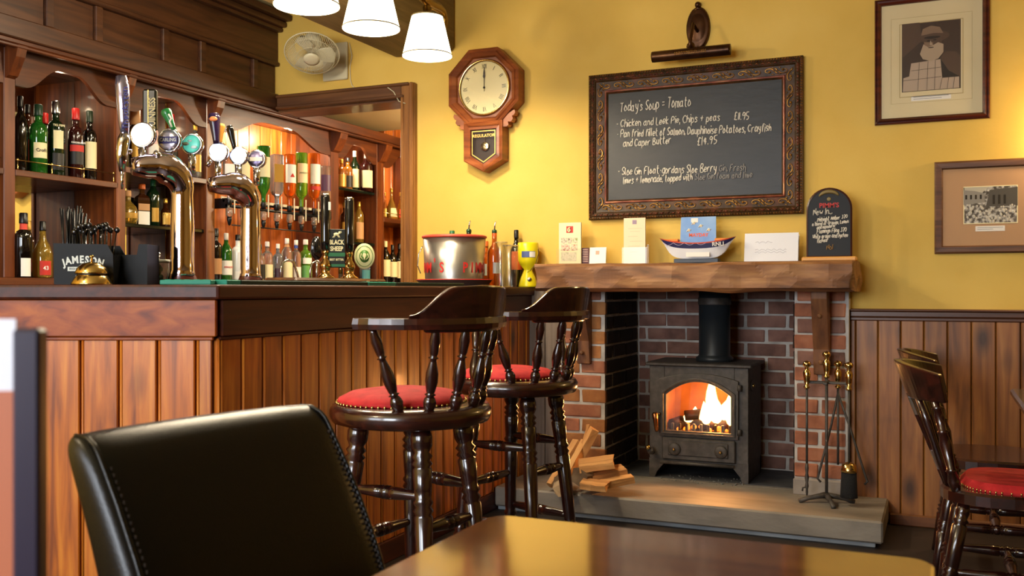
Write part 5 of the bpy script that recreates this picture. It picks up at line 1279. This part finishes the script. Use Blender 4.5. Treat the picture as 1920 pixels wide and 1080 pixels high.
row([('gold bottle on the second glass shelf of the far bay', 646, 380, .036, 'spirit', GB, CG, [(.1, .5, LGo, 55)]),
 ('pale amber bottle with gold neck right of the second hand pump', 673, 378, .036, 'slim', GY, CG, [(.1, .5, LP, 55)])], 1.451, -3.98, 'bottles on the second glass shelf')
g7 = 'cognac bottles on the shelf inside the opening'
row([('slim cognac bottle partly hidden by the wooden post', 722, 361, .030, 'decanter', GA, CG, [(.1, .4, LGo, 55)], dict(dx=-.04)),
 ('bell shaped cognac bottle with round cream label and broad stopper', 734, 353, .052, 'decanter', GY, CG, [(.08, .36, LC, 34)]),
 ('bell shaped amber cognac bottle beside the door frame', 751, 361, .048, 'decanter', GA, CG, [(.1, .4, LRD, 40)])], SB, -3.93, g7)
g8 = 'wine bottles on the counter inside the opening'
row([('red wine bottle with cream neck foil and cream label, leftmost in the opening', 723, 452, .038, 'wine', GD, LC, [(.15, .55, LC, 80)]),
 ('red wine bottle with black neck foil and cream label, middle of the opening', 736, 459, .038, 'wine', GD, CB, [(.15, .55, LC, 80)], dict(dx=.0)),
 ('red wine bottle with black neck foil and cream label, beside the door frame', 749, 457, .038, 'wine', GD, CB, [(.12, .55, LC, 80)])], CT, -3.90, g8)
# ---------------------------------------------------------------- optics
OX = -3.80
rk = thing('optic_rack', 'black rail rack holding the upside down spirit bottles', 'rack', (OX, 4.9, 1.55))
ya, yb = 4.45, 5.50
for x, z, r in ((-.03, .075, .008), (-.01, .045, .010), (.03, -.07, .004)): MB().tube([(x, ya-4.9, z), (x, yb-4.9, z)], r, 8).build('rail', BLACK, rk)
for yy in (ya-4.9+.01, yb-4.9-.01): MB().box((-.30, yy-.01, .03), (0, yy+.01, .09), .003).build('rack_bracket', BLACK, rk)
MB().box((-.05, ya-4.9, .085), (-.044, yb-4.9, .10)).build('white_strip', mat('cream strip', '#d8cdb0', .5), rk)
MEAS = glass('measure', '#d8d4c4', .1)
op = [(430, 292, 'clear', GC, LW, 'clear inverted bottle half hidden behind the second tap badge'), (456, 285, 'c', GBL, LC, 'pale inverted bottle behind the third tap badge'),
 (494, 274, 'g', GG, LC, 'green inverted bottle with cream label beside the second beer font'), (519, 290, 'b', GBL, LGo, 'pale blue square inverted bottle with tall gold label'),
 (543, 290, 'o', GO, LW, 'inverted bottle of orange spirit with red triangle label'), (565, 287, 'lg', GLG, LC, 'bright green inverted whiskey bottle with cream label'),
 (589, 288, 'o2', GO, LW, 'inverted bottle of red orange spirit with tall white label'), (609, 312, 'c2', GC, mat('purple label', '#4a2a4c', .5), 'shorter clear inverted bottle with purple label at the end of the rack')]
for px, yt, k, gm, lm, label in op:
    P = atX(px, 385, OX); ztop = atX(px, yt, OX).z; zb = 1.60; h = ztop-zb
    t = bottle(label, (OX, P.y, zb), h, .040 if k != 'b' else .036, 'spirit' if k != 'g' else 'wine', gm, CB, [(.18, .50, lm, 60)], group='inverted bottles on the optics rack', name='inverted_bottle', flip=True, sq=(k == 'b'), capfrom=.90)
    MB().lathe([(.012, -.015), (.020, -.022), (.020, -.062), (.013, -.070)], 16).build('measure_chamber', MEAS, t)
    MB().lathe([(.014, -.070), (.015, -.085), (.008, -.115), (.004, -.122)], 14).build('measure_spout', BLACK, t)
    MB().box((-.006, .03, -.05), (.0, .036, .09)).build('holder_arm', mat('cream strip'), t)
    if k == 'lg': printed('JAMESON', .015, basis((.0425, 0, h*.66), (0, 1, 0), (0, 0, 1)), mat('green print', '#2a5c2c', .5), t, 'label_text', .0003)
    if k == 'o': MB().add([(.0425, -.015, h*.60), (.0425, .017, h*.60), (.0425, .003, h*.67)], [(0, 1, 2)]).build('red_triangle', LR, t)
    if k == 'o2': MB().lathe([(.0415, h*.40), (.0415, h*.46)], 10, a0=-1, a1=1).build('red_band', LR, t)

# ================================================================ on the bar
ZB = ZT
# bar mats along the customer edge
def bmat(label, x0, y0, x1, y1, wd, m, grp='rubber bar mats'):
    d = Vector((x1-x0, y1-y0, 0)); L = d.length; t = MB().box((0, 0, .0005), (L, wd, .015), .002)
    g = t
    for k in range(int(L/.03)): g.box((.012+k*.03, .012, .015), (.03+k*.03, wd-.012, .0165))
    o = t.build('bar_mat', m, None, (x0, y0, ZB), label, 'bar mat', grp, rotz=math.atan2(d.y, d.x)); return o
q0 = bp(-.03, 1.65); q1 = bp(-.03, .98)
bmat('green rubber bar mat at the left end of the counter', q0.x, q0.y, q1.x, q1.y, .2, GREEN)
def sidemat(label, ya, yb, m): return bmat(label, -2.05, ya, -2.05, yb, .17, m)
yA = atX(362, 525, -2.05).y if False else 2.40
def yat(px): return atX(px, 535, -2.05).y
sidemat('teal bar mat between the two beer fonts', yat(425), yat(452), GREEN); sidemat('dark bar mat in front of the second beer font and hand pumps', yat(453), yat(690), GREEND)
sidemat('green bar mat right of the hand pumps', yat(692), yat(742), GREEN); sidemat('dark mat under the ice bucket end of the counter', yat(744), 4.05, GREEND)
q2 = bp(-.03, .18); q3 = bp(-.03, .02); 
bmat('short teal bar mat at the counter corner', q2.x, q2.y, q3.x, q3.y, .12, GREEN)
# beer fonts
BADGE = []
def font(label, px, d, sc, badges, near):
    P = atD(px, 525, d); t = thing('beer_font', label, 'beer tap', (P.x, P.y, ZB))
    dirn = Vector((-.487, -.873, 0)).normalized()
    S_ = sc
    path = []; rad = []
    for k in range(7): z = .305*k/6*S_; path.append(Vector((0, 0, z))); rad.append((.036+.018*max(0, 1-k/1.5)**2+.004*math.sin(k/6*PI))*S_)
    for k in range(1, 13):
        a = k/12*D(100); R_ = .085*S_
        p = Vector((0, 0, .315*S_))+dirn*(R_*(1-math.cos(a)))*1.0+Vector((0, 0, R_*math.sin(a))); path.append(p); rad.append((.037+.020*math.sin(k/12*PI/2))*S_ if k < 9 else (.057-.004*(k-8))*S_)
    e = path[-1]; 
    for k in range(1, 4): path.append(e+dirn*.022*k*S_+Vector((0, 0, -.002*k*S_))); rad.append((.046-.006*k)*S_)
    MB().tube(path, rad, 20, flat=1).build('swan_neck', COPPER, t)
    MB().lathe([(.062*S_, 0), (.060*S_, .006), (.052*S_, .012)], 28).build('base_flange', COPPER, t)
    for bpx, bpy_, br, bm, lit in badges:
        bd_ = d-.05-.0*(bpx-px)/100
        q = atD(bpx, bpy_, bd_+ (bpx-badges[0][0])*.0012)-Vector(t.location); T = facing(q, D(-72))
        rr = br*bd_/1800; BADGE.append(T)
        k = MB().lathe([(rr*.7, -.035), (rr, -.02), (rr*1.08, -.004), (rr*1.02, .004), (rr*.93, .003)], 28, T).build('badge_housing', CHROME, t)
        MB().lathe([(rr*.94, .002), (rr*.6, .006), (.001, .007)], 28, T).build('badge_face', bm, k)
        MB().lathe([(.012, -.09), (.014, -.02)], 10, Matrix.Translation(q+Vector((0, 0, -rr+.02)))).build('badge_stem', CHROME, k)
    return t
LITW = mat('lit white badge', '#ffffff', .3, emit='#f4ecff', es=3.2); LITB = mat('lit bluish badge', '#d8e8ff', .3, emit='#cfe0ff', es=2.6)
f1 = font('copper toned swan neck beer font, the nearer one, with three round badges', 342, 3.28, 1.0, [(267, 253, 23, LITW, 1), (317, 263, 22, mat('silver badge', '#c8c4d4', .2, .6), 0), (360, 270, 20, mat('turquoise badge', '#58b8a4', .3, emit='#58c8b0', es=.5), 0)], True)
f2 = font('copper toned swan neck beer font, the farther one, behind the first', 470, 3.76, .98, [(409, 285, 18, LITB, 1), (447, 292, 17, LITB, 1), (481, 298, 17, mat('violet silver badge', '#8880a8', .25, .6), 0)], False)
def onfont(f, px, py, d): return atD(px, py, d)-Vector(f.location)
# printing on badges
MB().box((-.033, -.012, .0065), (.033, .012, .0085), .001, BADGE[1]).build('badge_band', mat('badge violet', '#2c2466', .4), f1)
printed('CARLING', .0165, BADGE[1] @ Matrix.Translation((0, 0, .009)), LW, f1, 'badge_lettering', .0004, .0003, sx=.85)
MB().box((-.026, -.010, .0065), (.026, .006, .0085), .001, BADGE[5]).build('badge_band', LW, f2)
w3 = MB()
for a, b, c, dd in ((-.02, 0, .022, .006), (-.005, .01, .014, .005), (.01, -.012, .02, .006)): w3.ball((a, b, 0), c*.6, 10, 6, BADGE[2] @ Matrix.Translation((0, 0, .007)), sc=(1, .5, .2))
w3.build('badge_emblem', mat('pale badge mark', '#d8f0ee', .4), f1)
# tap handles
def handle(f, label_, p0, p1, d, r0, r1, m, name='tap_handle', flat=.5):
    a = onfont(f, *p0, d); b = onfont(f, *p1, d); pts = [a.lerp(b, k/8) for k in range(9)]
    rs = [r0+(r1-r0)*(k/8)**1.3 for k in range(9)]; rs[-1] *= .7
    o = MB().tube(pts, rs, 12, flat=1).build(name, m, f)
    if label_: o['label'] = label_
    return o
MB().tube([onfont(f1, x, y, 3.12) for x, y in ((229, 355), (229, 318))], [.004, .007], 8).build('spout', CHROME, f1)
MB().tube([onfont(f1, x, y, 3.12) for x, y in ((229, 322), (228, 290), (232, 262), (234, 250))], [.010, .018, .020, .014], 12).build('tap_body', CHROME, f1)
hl = MB().tube([onfont(f1, x, y, 3.12) for x, y in ((234, 255), (232, 225), (231, 190), (229, 160), (227, 143))], [.012, .017, .021, .022, .016], 14).build('lever_handle', mat('silver violet handle', '#a8a4c4', .15, .9), f1)
hl['label'] = 'long silver lever with handwriting style lettering'
sc = MB(); Tm = basis(onfont(f1, 241, 243, 3.085), (-.02, 0, 1), (-.9135, -.4067, 0)); scrawl(sc, 'Theakston', Tm, 0, 0, .018, .0022, 1.1); sc.build('handle_lettering', mat('dark violet ink', '#3c3a78', .5), f1)
a = onfont(f1, 275, 168, 3.3); b = onfont(f1, 285, 245, 3.3)
gh = MB(); Tg = facing(b, D(-66)); hh = (a-b).z
gh.box((-.030, 0, -.012), (.018, hh, .012), .006, Tg).build('stout_handle', mat('handle black', '#0d120e', .3, coat=.4), f1)
MB().box((-.010, 0, .0125), (-.007, hh*.97, .014), 0, Tg).build('gold_line', BRASS, f1)
printed('GUINNESS', .030, Tg @ Matrix.Translation((.006, hh*.38, .013)) @ Matrix.Rotation(PI/2, 4, 'Z'), LC, f1, 'handle_lettering', .0006, .0006, sx=.82)
handle(f1, 'green tap handle', (326, 243), (310, 206), 3.25, .008, .021, mat('bright green handle', '#1c7a3c', .3, coat=.4))
sc = MB(); sc.tube([onfont(f1, 322, 238, 3.22), onfont(f1, 318, 228, 3.22), onfont(f1, 321, 222, 3.215), onfont(f1, 316, 214, 3.215)], .003, 6).build('handle_mark', LW, f1)
handle(f2, 'dark violet tap handle with orange oval', (406, 270), (401, 213), 3.68, .012, .026, mat('dark violet handle', '#221436', .2, coat=.6))
MB().ball((0, 0, 0), .016, 12, 6, facing(onfont(f2, 400, 223, 3.645), D(-66)), sc=(1, .6, .25)).build('handle_oval', mat('orange oval', '#e08048', .4), f2)
handle(f2, 'gold tan tap handle', (412, 268), (414, 232), 3.74, .008, .020, mat('tan gold handle', '#c88a3c', .3))
handle(f2, 'black slanting tap handle', (440, 280), (430, 236), 3.76, .008, .016, BLACKG)
for z0 in ((247, 285, 225, 282), (300, 292, 290, 285), (395, 300, 388, 312)): 
    f = f1 if z0[0] < 350 else f2
    MB().tube([onfont(f, z0[0], z0[1], 3.2 if f is f1 else 3.68), onfont(f, z0[2], z0[3], 3.2 if f is f1 else 3.68)], .009, 8).build('tap_stub', CHROME, f)
# glass jar, boxes, bell on the near part of the bar
jp = atD(297, 525, 3.3)
jar = thing('glass_jar', 'clear glass jar with white rim between black box and beer font', 'jar', (jp.x, jp.y, ZB))
MB().lathe([(.034, 0), (.036, .006), (.036, .075), (.034, .080), (.033, .075), (.033, .006), (.001, .004)], 24).build('jar_body', GC, jar)
MB().lathe([(.037, .078), (.038, .082), (.037, .088), (.001, .089)], 24).build('lid', mat('whitish lid', '#d8dcd4', .3), jar); MB().ball((.0, 0, .105), .009, 8, 6).tube([(0, 0, .088), (0, 0, .1)], .004, 6).build('clip_knob', CHROME, jar)
bk_ = MB(); 
for k in range(5): bk_.ball((random.uniform(-.015, .015), random.uniform(-.015, .015), .02+.01*k), .013, 8, 5)
bk_.build('contents', mat('pale green sweets', '#b8c07c', .5), jar)
# straw box: front plane faces the camera
def bxat(px0, px1, ytop, d, dep, name, label, cat, m):
    a = atD(px0, 525, d); b = atD(px1, 525, d); w_ = (b-a).length; h = (atD(px0, ytop, d).z-ZB)
    t = thing(name, label, cat, ((a.x+b.x)/2, (a.y+b.y)/2, ZB), YAW); return t, w_, h
sb, w_, h_ = bxat(101, 212, 456, 3.05, .1, 'straw_box', 'black slanted bar caddy with white lettering holding straws and stirrers', 'caddy', BLACK)
MATB = mat('matt black caddy', '#090a0c', .5, spec=.2)
ol = [(-w_/2+.003, 0), (w_/2+.004, 0), (w_/2+.001, h_*.72), (w_/2-.018, h_*.97), (-w_/2, h_)]
MB().prism(ol, .0, .004, W0()).prism(ol, -.10, -.096, W0()).box((-w_/2, 0, 0), (-w_/2+.004, .10, h_*.98)).box((w_/2-.004, .0, 0), (w_/2, .1, h_*.72)).box((-w_/2, 0, 0), (w_/2, .1, .004)).box((-.03, 0, 0), (-.026, .1, h_*.9)).build('box', MATB, sb)
LTR = mat('caddy lettering', '#c8ccc4', .5)
for k, ch in enumerate('JAMESON'):
    x = (-.060, -.046, -.024, -.0035, .013, .033, .056)[k]; y = h_*.60-((k-3)/3)**2*.010
    printed(ch, .032, W0(-.0045) @ Matrix.Translation((x, y, 0)) @ Matrix.Rotation(-D((k-3)*5.5), 4, 'Z'), LTR, sb, 'lettering', .0005, .0012, sx=.85)
MB().box((-.048, -.0048, h_*.33), (.03, -.0042, h_*.33+.013)).build('small_band', LTR, sb); printed('IRISH WHISKEY', .010, W0(-.0052) @ Matrix.Translation((-.009, h_*.33+.0065, 0)), MATB, sb, 'lettering', .0003)
STW = mat('black drinking straw', '#0b0c10', .3, spec=.4)
for i in range(34):
    x = random.uniform(-.094, -.038); y = random.uniform(.012, .085); lean = random.uniform(-.012, .02)*1.0; L = random.uniform(.205, .255)
    MB().tube([(x, y, .004), (x+lean*.5+(x+.07)*.1, y, L*.5), (x+lean+(x+.07)*.35, y+random.uniform(-.01, .01), L)], .0028, 6).build('drinking_straw', STW, None, sb.location, 'black drinking straw standing in the left side of the lettered caddy', 'straw', 'black drinking straws in the caddy', rotz=YAW)
for i in range(30):
    x = random.uniform(-.02, .06); y = random.uniform(.012, .085); tx = .02+(x-.02)*1.55+random.uniform(-.012, .012); L = random.uniform(.165, .195)
    s_ = MB().tube([(x, y, .004), (tx, y+random.uniform(-.01, .01), L)], .0022, 5); s_.ball((tx, y, L), .010, 8, 5, sc=(1, .6, 1))
    s_.build('drink_stirrer', mat('glossy black stirrer', '#100c0c', .15, coat=.5), None, sb.location, 'glossy black round headed stirrer standing in the right side of the lettered caddy', 'stirrer', 'black stirrers in the caddy', rotz=YAW)
b2_, w_, h_ = bxat(214, 277, 458, 3.12, .1, 'napkin_box', 'plain black box with cut away side right of the lettered caddy', 'caddy', BLACK)
ol = [(-w_/2, 0), (w_/2, 0), (w_/2, h_), (w_/2-.028, h_), (w_/2-.034, h_*.74), (-w_/2, h_*.74)]
MB().prism(ol, .0, .004, W0()).prism(ol, -.10, -.096, W0()).box((-w_/2, 0, 0), (-w_/2+.004, .10, h_*.74)).box((w_/2-.004, .0, 0), (w_/2, .1, h_)).box((-w_/2, 0, 0), (w_/2, .1, .004)).build('box', MATB, b2_)
bpz = atD(172, 528, 2.99); bl_ = thing('counter_bell', 'brass reception bell on the counter in front of the lettered caddy', 'bell', (bpz.x, bpz.y, ZB))
MB().lathe([(.060, 0), (.060, .004), (.048, .026), (.044, .030), (.040, .030)], 32).build('base_ring', BRASS, bl_)
MB().lathe([(.049, .034), (.049, .038), (.043, .052), (.028, .066), (.008, .071), (.001, .072)], 32).build('dome', BRASS, bl_)
MB().lathe([(.003, .068), (.003, .082), (.007, .086), (.007, .090), (.001, .093)], 14).build('plunger', BRASS, bl_); MB().lathe([(.043, .028), (.043, .036)], 24).build('dark_gap', BLACK, bl_)
# hand pumps on wooden box
hpA = atX(610, 530, -2.40); hpB = atX(655, 530, -2.40); y0 = atX(540, 530, -2.38).y; y1 = atX(712, 530, -2.38).y
hb = thing('wooden_plinth', 'wooden plinth carrying the two hand pumps', 'plinth', (-2.40, (y0+y1)/2, ZB)); L = (y1-y0)/2
MB().box((-.10, -L, .0), (.06, L, .034), .010).build('plinth_box', mottle('dark oiled plinth', ['#3a2010', '#54321a', '#68421f'], 3, .35, coat=.3, stretch=HY), hb)
MB().frame(.022, .017, [(0, 0), (0, .0015), (.003, .0015), (.003, 0)], facing((.061, L*.52, .017), 0)).build('small_plate', LC, hb)
def pump(label, P, clip):
    t = thing('hand_pump', label, 'beer pump', (-2.40, P.y, ZB+.0345))
    MB().lathe([(.040, 0), (.040, .004), (.026, .012), (.018, .022), (.022, .040), (.026, .052), (.022, .066), (.013, .080), (.012, .10), (.016, .108), (.015, .118)], 24).build('brass_body', mat('pump brass', '#d0a868', .12, 1), t)
    MB().lathe([(.013, .118), (.019, .124), (.0205, .16), (.0205, .345), (.018, .352)], 20).build('handle', BLACKG, t)
    MB().lathe([(.0195, .352), (.0195, .358), (.010, .364), (.001, .365)], 20).build('handle_cap', CHROME, t)
    Tc = facing((.03, -.0, .10), D(-52))
    if clip == 'rect':
        Tc = facing((.035, .03, .085), D(-55)); MB().box((-.035, -.04, 0), (.038, .125, .006), .002, Tc).build('pump_clip', mat('clip black', '#101410', .4), t)
        printed('BLACK', .027, Tc @ Matrix.Translation((.0015, .068, .0068)), LC, t, 'clip_lettering', .0005, .0009, sx=.74)
        printed('SHEEP', .027, Tc @ Matrix.Translation((.0015, .040, .0068)), LC, t, 'clip_lettering', .0005, .0009, sx=.74)
        MB().box((-.034, .008, .006), (.037, .024, .0066), 0, Tc).box((-.034, -.036, .006), (.037, -.025, .0066), 0, Tc).build('green_bands', mat('clip green', '#24603c', .5), t)
        printed('BEST BITTER', .0125, Tc @ Matrix.Translation((.0015, -.006, .0068)), LC, t, 'clip_lettering', .0004, .0003, sx=.86)
        g = MB(); g.ball((0, .103, .007), .009, 8, 5, Tc, sc=(1.4, .8, .3)).ball((.014, .110, .007), .006, 8, 5, Tc, sc=(1, 1, .3)).tube([(.014, .112, .008), (.020, .116, .008), (.022, .108, .008)], .0014, 5, Tc)
        for x in (-.008, -.003, .005, .010): g.tube([(x, .098, .007), (x-.008 if x < 0 else x+.006, .088, .007)], .0015, 5, Tc)
        g.build('sheep_emblem', LC, t)
        MB().box((-.010, .19, .004), (.008, .225, .006), 0, facing((.018, .0, .10), D(-55))).build('handle_plate', LTR, t)
    else:
        Tc = facing((.05, .045, .10), D(-55)); MB().lathe([(.048, 0), (.049, .003), (.047, .006), (.001, .006)], 32, Tc @ Matrix.Diagonal((.94, 1.18, 1, 1))).build('pump_clip', mat('clip cream green', '#d0d09c', .4), t)
        MB().lathe([(.040, .0062), (.040, .0072), (.038, .0072)], 32, Tc @ Matrix.Diagonal((.94, 1.18, 1, 1)), cap=False).lathe([(.024, .0062), (.024, .0072), (.001, .0072)], 28, Tc @ Matrix.Diagonal((.94, 1.18, 1, 1))).build('clip_green_ring', mat('clip leaf green', '#4c7a34', .4), t)
        MB().ball((0, .004, .0075), .009, 10, 6, Tc, sc=(1, 1.2, .2)).tube([(0, -.018, .008), (0, .0, .008)], .003, 6, Tc).tube([(-.014, .012, .008), (-.018, -.004, .008), (-.006, -.016, .008)], .002, 5, Tc).tube([(.014, .012, .008), (.018, -.004, .008), (.006, -.016, .008)], .002, 5, Tc).build('clip_emblem', LC, t)
    return t
pump('black handled brass hand pump with rectangular black pump clip, the left one', hpA, 'rect')
pump('black handled brass hand pump with round green and cream pump clip, the right one', hpB, 'round')
for label, px in (('thin curved chrome beer spout left of the hand pumps', 527), ('thin curved chrome beer spout between the bottles and left hand pump', 582)):
    P = atX(px, 530, -2.52); t = thing('swan_spout', label, 'spout', (P.x, P.y, ZB))
    MB().tube([(0, 0, 0), (0, 0, .07), (.004, .006, .10), (.016, .026, .112), (.028, .046, .10), (.036, .06, .06), (.042, .07, .01)], .0052, 10).build('pipe', CHROME, t); MB().lathe([(.012, 0), (.010, .006)], 12).build('foot', CHROME, t)
bb = atX(594, 530, -2.6); ov = thing('round_mirror_sign', 'black oval fitting behind the left hand pump', 'fitting', (bb.x, bb.y, ZB))
MB().lathe([(.001, -.012), (.5, -.012), (.96, -.008), (1, 0), (.96, .008), (.001, .010)], 24, facing((0, 0, .175), D(-30)) @ Matrix.Diagonal((.030, .055, 1, 1))).build('oval_body', BLACKG, ov); MB().lathe([(.006, 0), (.006, .13)], 8).build('stem', CHROME, ov)
# ice bucket on tray
Pc = atX(852, 520, -2.30); zb_ = ZB
tr_ = thing('round_tray', 'shallow grey tray with red rim under the ice bucket', 'tray', (Pc.x, Pc.y, zb_))
MB().lathe([(.16, 0), (.175, .008), (.196, .034), (.199, .034), (.199, .037), (.192, .037), (.17, .010), (.001, .006)], 40).build('tray_body', mat('brushed grey tray', '#8c8078', .35, .7), tr_)
MB().lathe([(.1985, .034), (.200, .038), (.194, .039)], 40, cap=False).build('red_rim', LR, tr_)
ic = thing('ice_bucket', 'large brushed steel ice bucket with red rim and red lettering', 'bucket', (Pc.x, Pc.y, zb_+.010))
MB().lathe([(.150, .0), (.152, .03), (.163, .245), (.158, .245), (.148, .01), (.001, .008)], 56).build('bucket_wall', mat('brushed steel', '#b0aca4', .32, .95), ic)
MB().lathe([(.163, .240), (.168, .243), (.169, .252), (.160, .256), (.155, .246)], 56, cap=False).build('red_rim', mat('coral rim', '#d0503c', .4), ic)
BR = mat('bucket red lettering', '#c02c28', .4)
def wrap(text, ang_c, zc, size, step):
    for k, ch in enumerate(text):
        a = ang_c+(k-(len(text)-1)/2)*step; rr = .150+.0135*(zc/.245)+.0022
        o = Vector((rr*math.cos(a), rr*math.sin(a), zc+(.018 if ch == "'" else 0))); printed(ch, size, facing(o, a), BR, ic, 'red_lettering', .0006, .0016, sx=.75)
camang = math.atan2(-Pc.y, -Pc.x)
wrap("PIMM'S", camang-D(62), .085, .072, D(15)); wrap("PIMM'S", camang+D(58), .085, .072, D(15))
lf_ = Vector((math.cos(camang-PI/2), math.sin(camang-PI/2), 0))
MB().tube([lf_*.165+Vector((0, 0, .20)), lf_*.185+Vector((0, 0, .16)), lf_*.19+Vector((0, 0, .10)), lf_*.175+Vector((0, 0, .06))], .003, 6).build('wire_handle', CHROME, ic)
def pourer(t, h):
    MB().lathe([(.013, h-.002), (.014, h+.012), (.010, h+.018)], 12).build('pourer_collar', mat('dark green collar', '#1c3c24', .3), t)
    MB().tube([(0, 0, h+.015), (.002, .002, h+.045), (.006, .006, h+.062)], [.0045, .004, .003], 8).build('pourer_spout', CHROME, t)
R2 = Vector((math.cos(YAW), math.sin(YAW), 0))
for label, off, h, gm, cm, po in (('bottle with green cap standing in the ice bucket, left', -.012, .272, GLG, CGr, 0), ('bottle with metal pourer standing in the ice bucket, right', .075, .262, GDG, None, 1)):
    P = Vector((Pc.x, Pc.y, zb_+.02))+R2*off; t = bottle(label, P, h, .036, 'wine', gm, cm, [(.2, .5, LR, 60)], group='bottles standing in the ice bucket')
    if po: pourer(t, h)
# drinks right of the bucket
def at2(px, X): p = atX(px, 530, X); return Vector((X, p.y, ZB))
P = at2(927, -2.16); t = bottle('clear bottle with red orange drink and metal pourer right of the ice bucket', P, atX(927, 437, -2.16).z-ZB, .040, 'wine', GO, None, [(.25, .45, LW, 40)], group='drinks at the end of the counter'); pourer(t, atX(927, 437, -2.16).z-ZB)
P = at2(911, -2.30); bottle('orange liqueur bottle hidden between the ice bucket and the pourer bottle', P, atX(911, 452, -2.30).z-ZB, .036, 'spirit', GO, CO, [(.25, .5, LW, 40)], group='drinks at the end of the counter')
P = at2(968, -2.12); bottle('dark bottle with orange label and black cap beside the yellow collection box', P, atX(968, 431, -2.12).z-ZB, .034, 'wine', GD, CB, [(.30, .62, mat('orange label', '#e0682c', .5), 80)], group='drinks at the end of the counter')
PL = pane_mat('clear plastic', .10, (.97, .97, .95, 1), .25)
for px, X, h, r, label in ((940, -2.10, .235, .034, 'tall clear plastic tumbler in front of the pourer bottle'), (957, -2.07, .22, .044, 'wide clear plastic jug with lip near the yellow collection box')):
    P = at2(px, X); t = thing('plastic_tumbler', label, 'glass', tuple(P), 0, 'clear plastic vessels at the end of the counter')
    MB().lathe([(r*.78, 0), (r*.8, .004), (r, h), (r*.96, h), (r*.77, .008), (.001, .006)], 28).build('tumbler_wall', PL, t); MB().lathe([(r*1.0, h-.003), (r*1.02, h), (r*.97, h+.001)], 28, cap=False).build('rim', GC, t)
P = Vector((-2.035, 4.785, ZB)); cb = thing('collection_box', 'bright yellow charity collection box with hourglass shape at the end of the counter', 'collection box', tuple(P), D(-30))
YP = mat('bright yellow plastic', '#e8d818', .3, coat=.3)
h_ = atY(990, 455, 4.785).z-ZB
MB().lathe([(.052, 0), (.052, .008), (.040, h_*.22), (.024, h_*.36), (.023, h_*.40), (.045, h_*.50), (.055, h_*.60), (.056, h_*.98), (.052, h_), (.001, h_)], 32).build('plastic_body', YP, cb)
MB().lathe([(.0565, h_*.66), (.0568, h_*.80)], 14, a0=-D(75), a1=D(5)).build('paper_label', mat('blue white label', '#4a5a8c', .5), cb); MB().lathe([(.0570, h_*.67), (.0572, h_*.79)], 8, a0=-D(30), a1=D(5)).build('paper_label', LW, cb)
MB().tube([(.057*math.cos(a), .057*math.sin(a), h_*.95-.0*a) for a in (1.2, 1.35)]+[(.068, .02, h_*.75), (.066, .0, h_*.5), (.045, -.02, h_*.36), (.028, -.026, h_*.33)], .0016, 6).build('chain', BLACK, cb)
MB().lathe([(.001, 0), (.012, .001)], 14, basis((.047*math.cos(-.5), .047*math.sin(-.5), h_*.17), (.48, .87, 0), (0, 0, 1))).build('round_sticker', LW, cb)
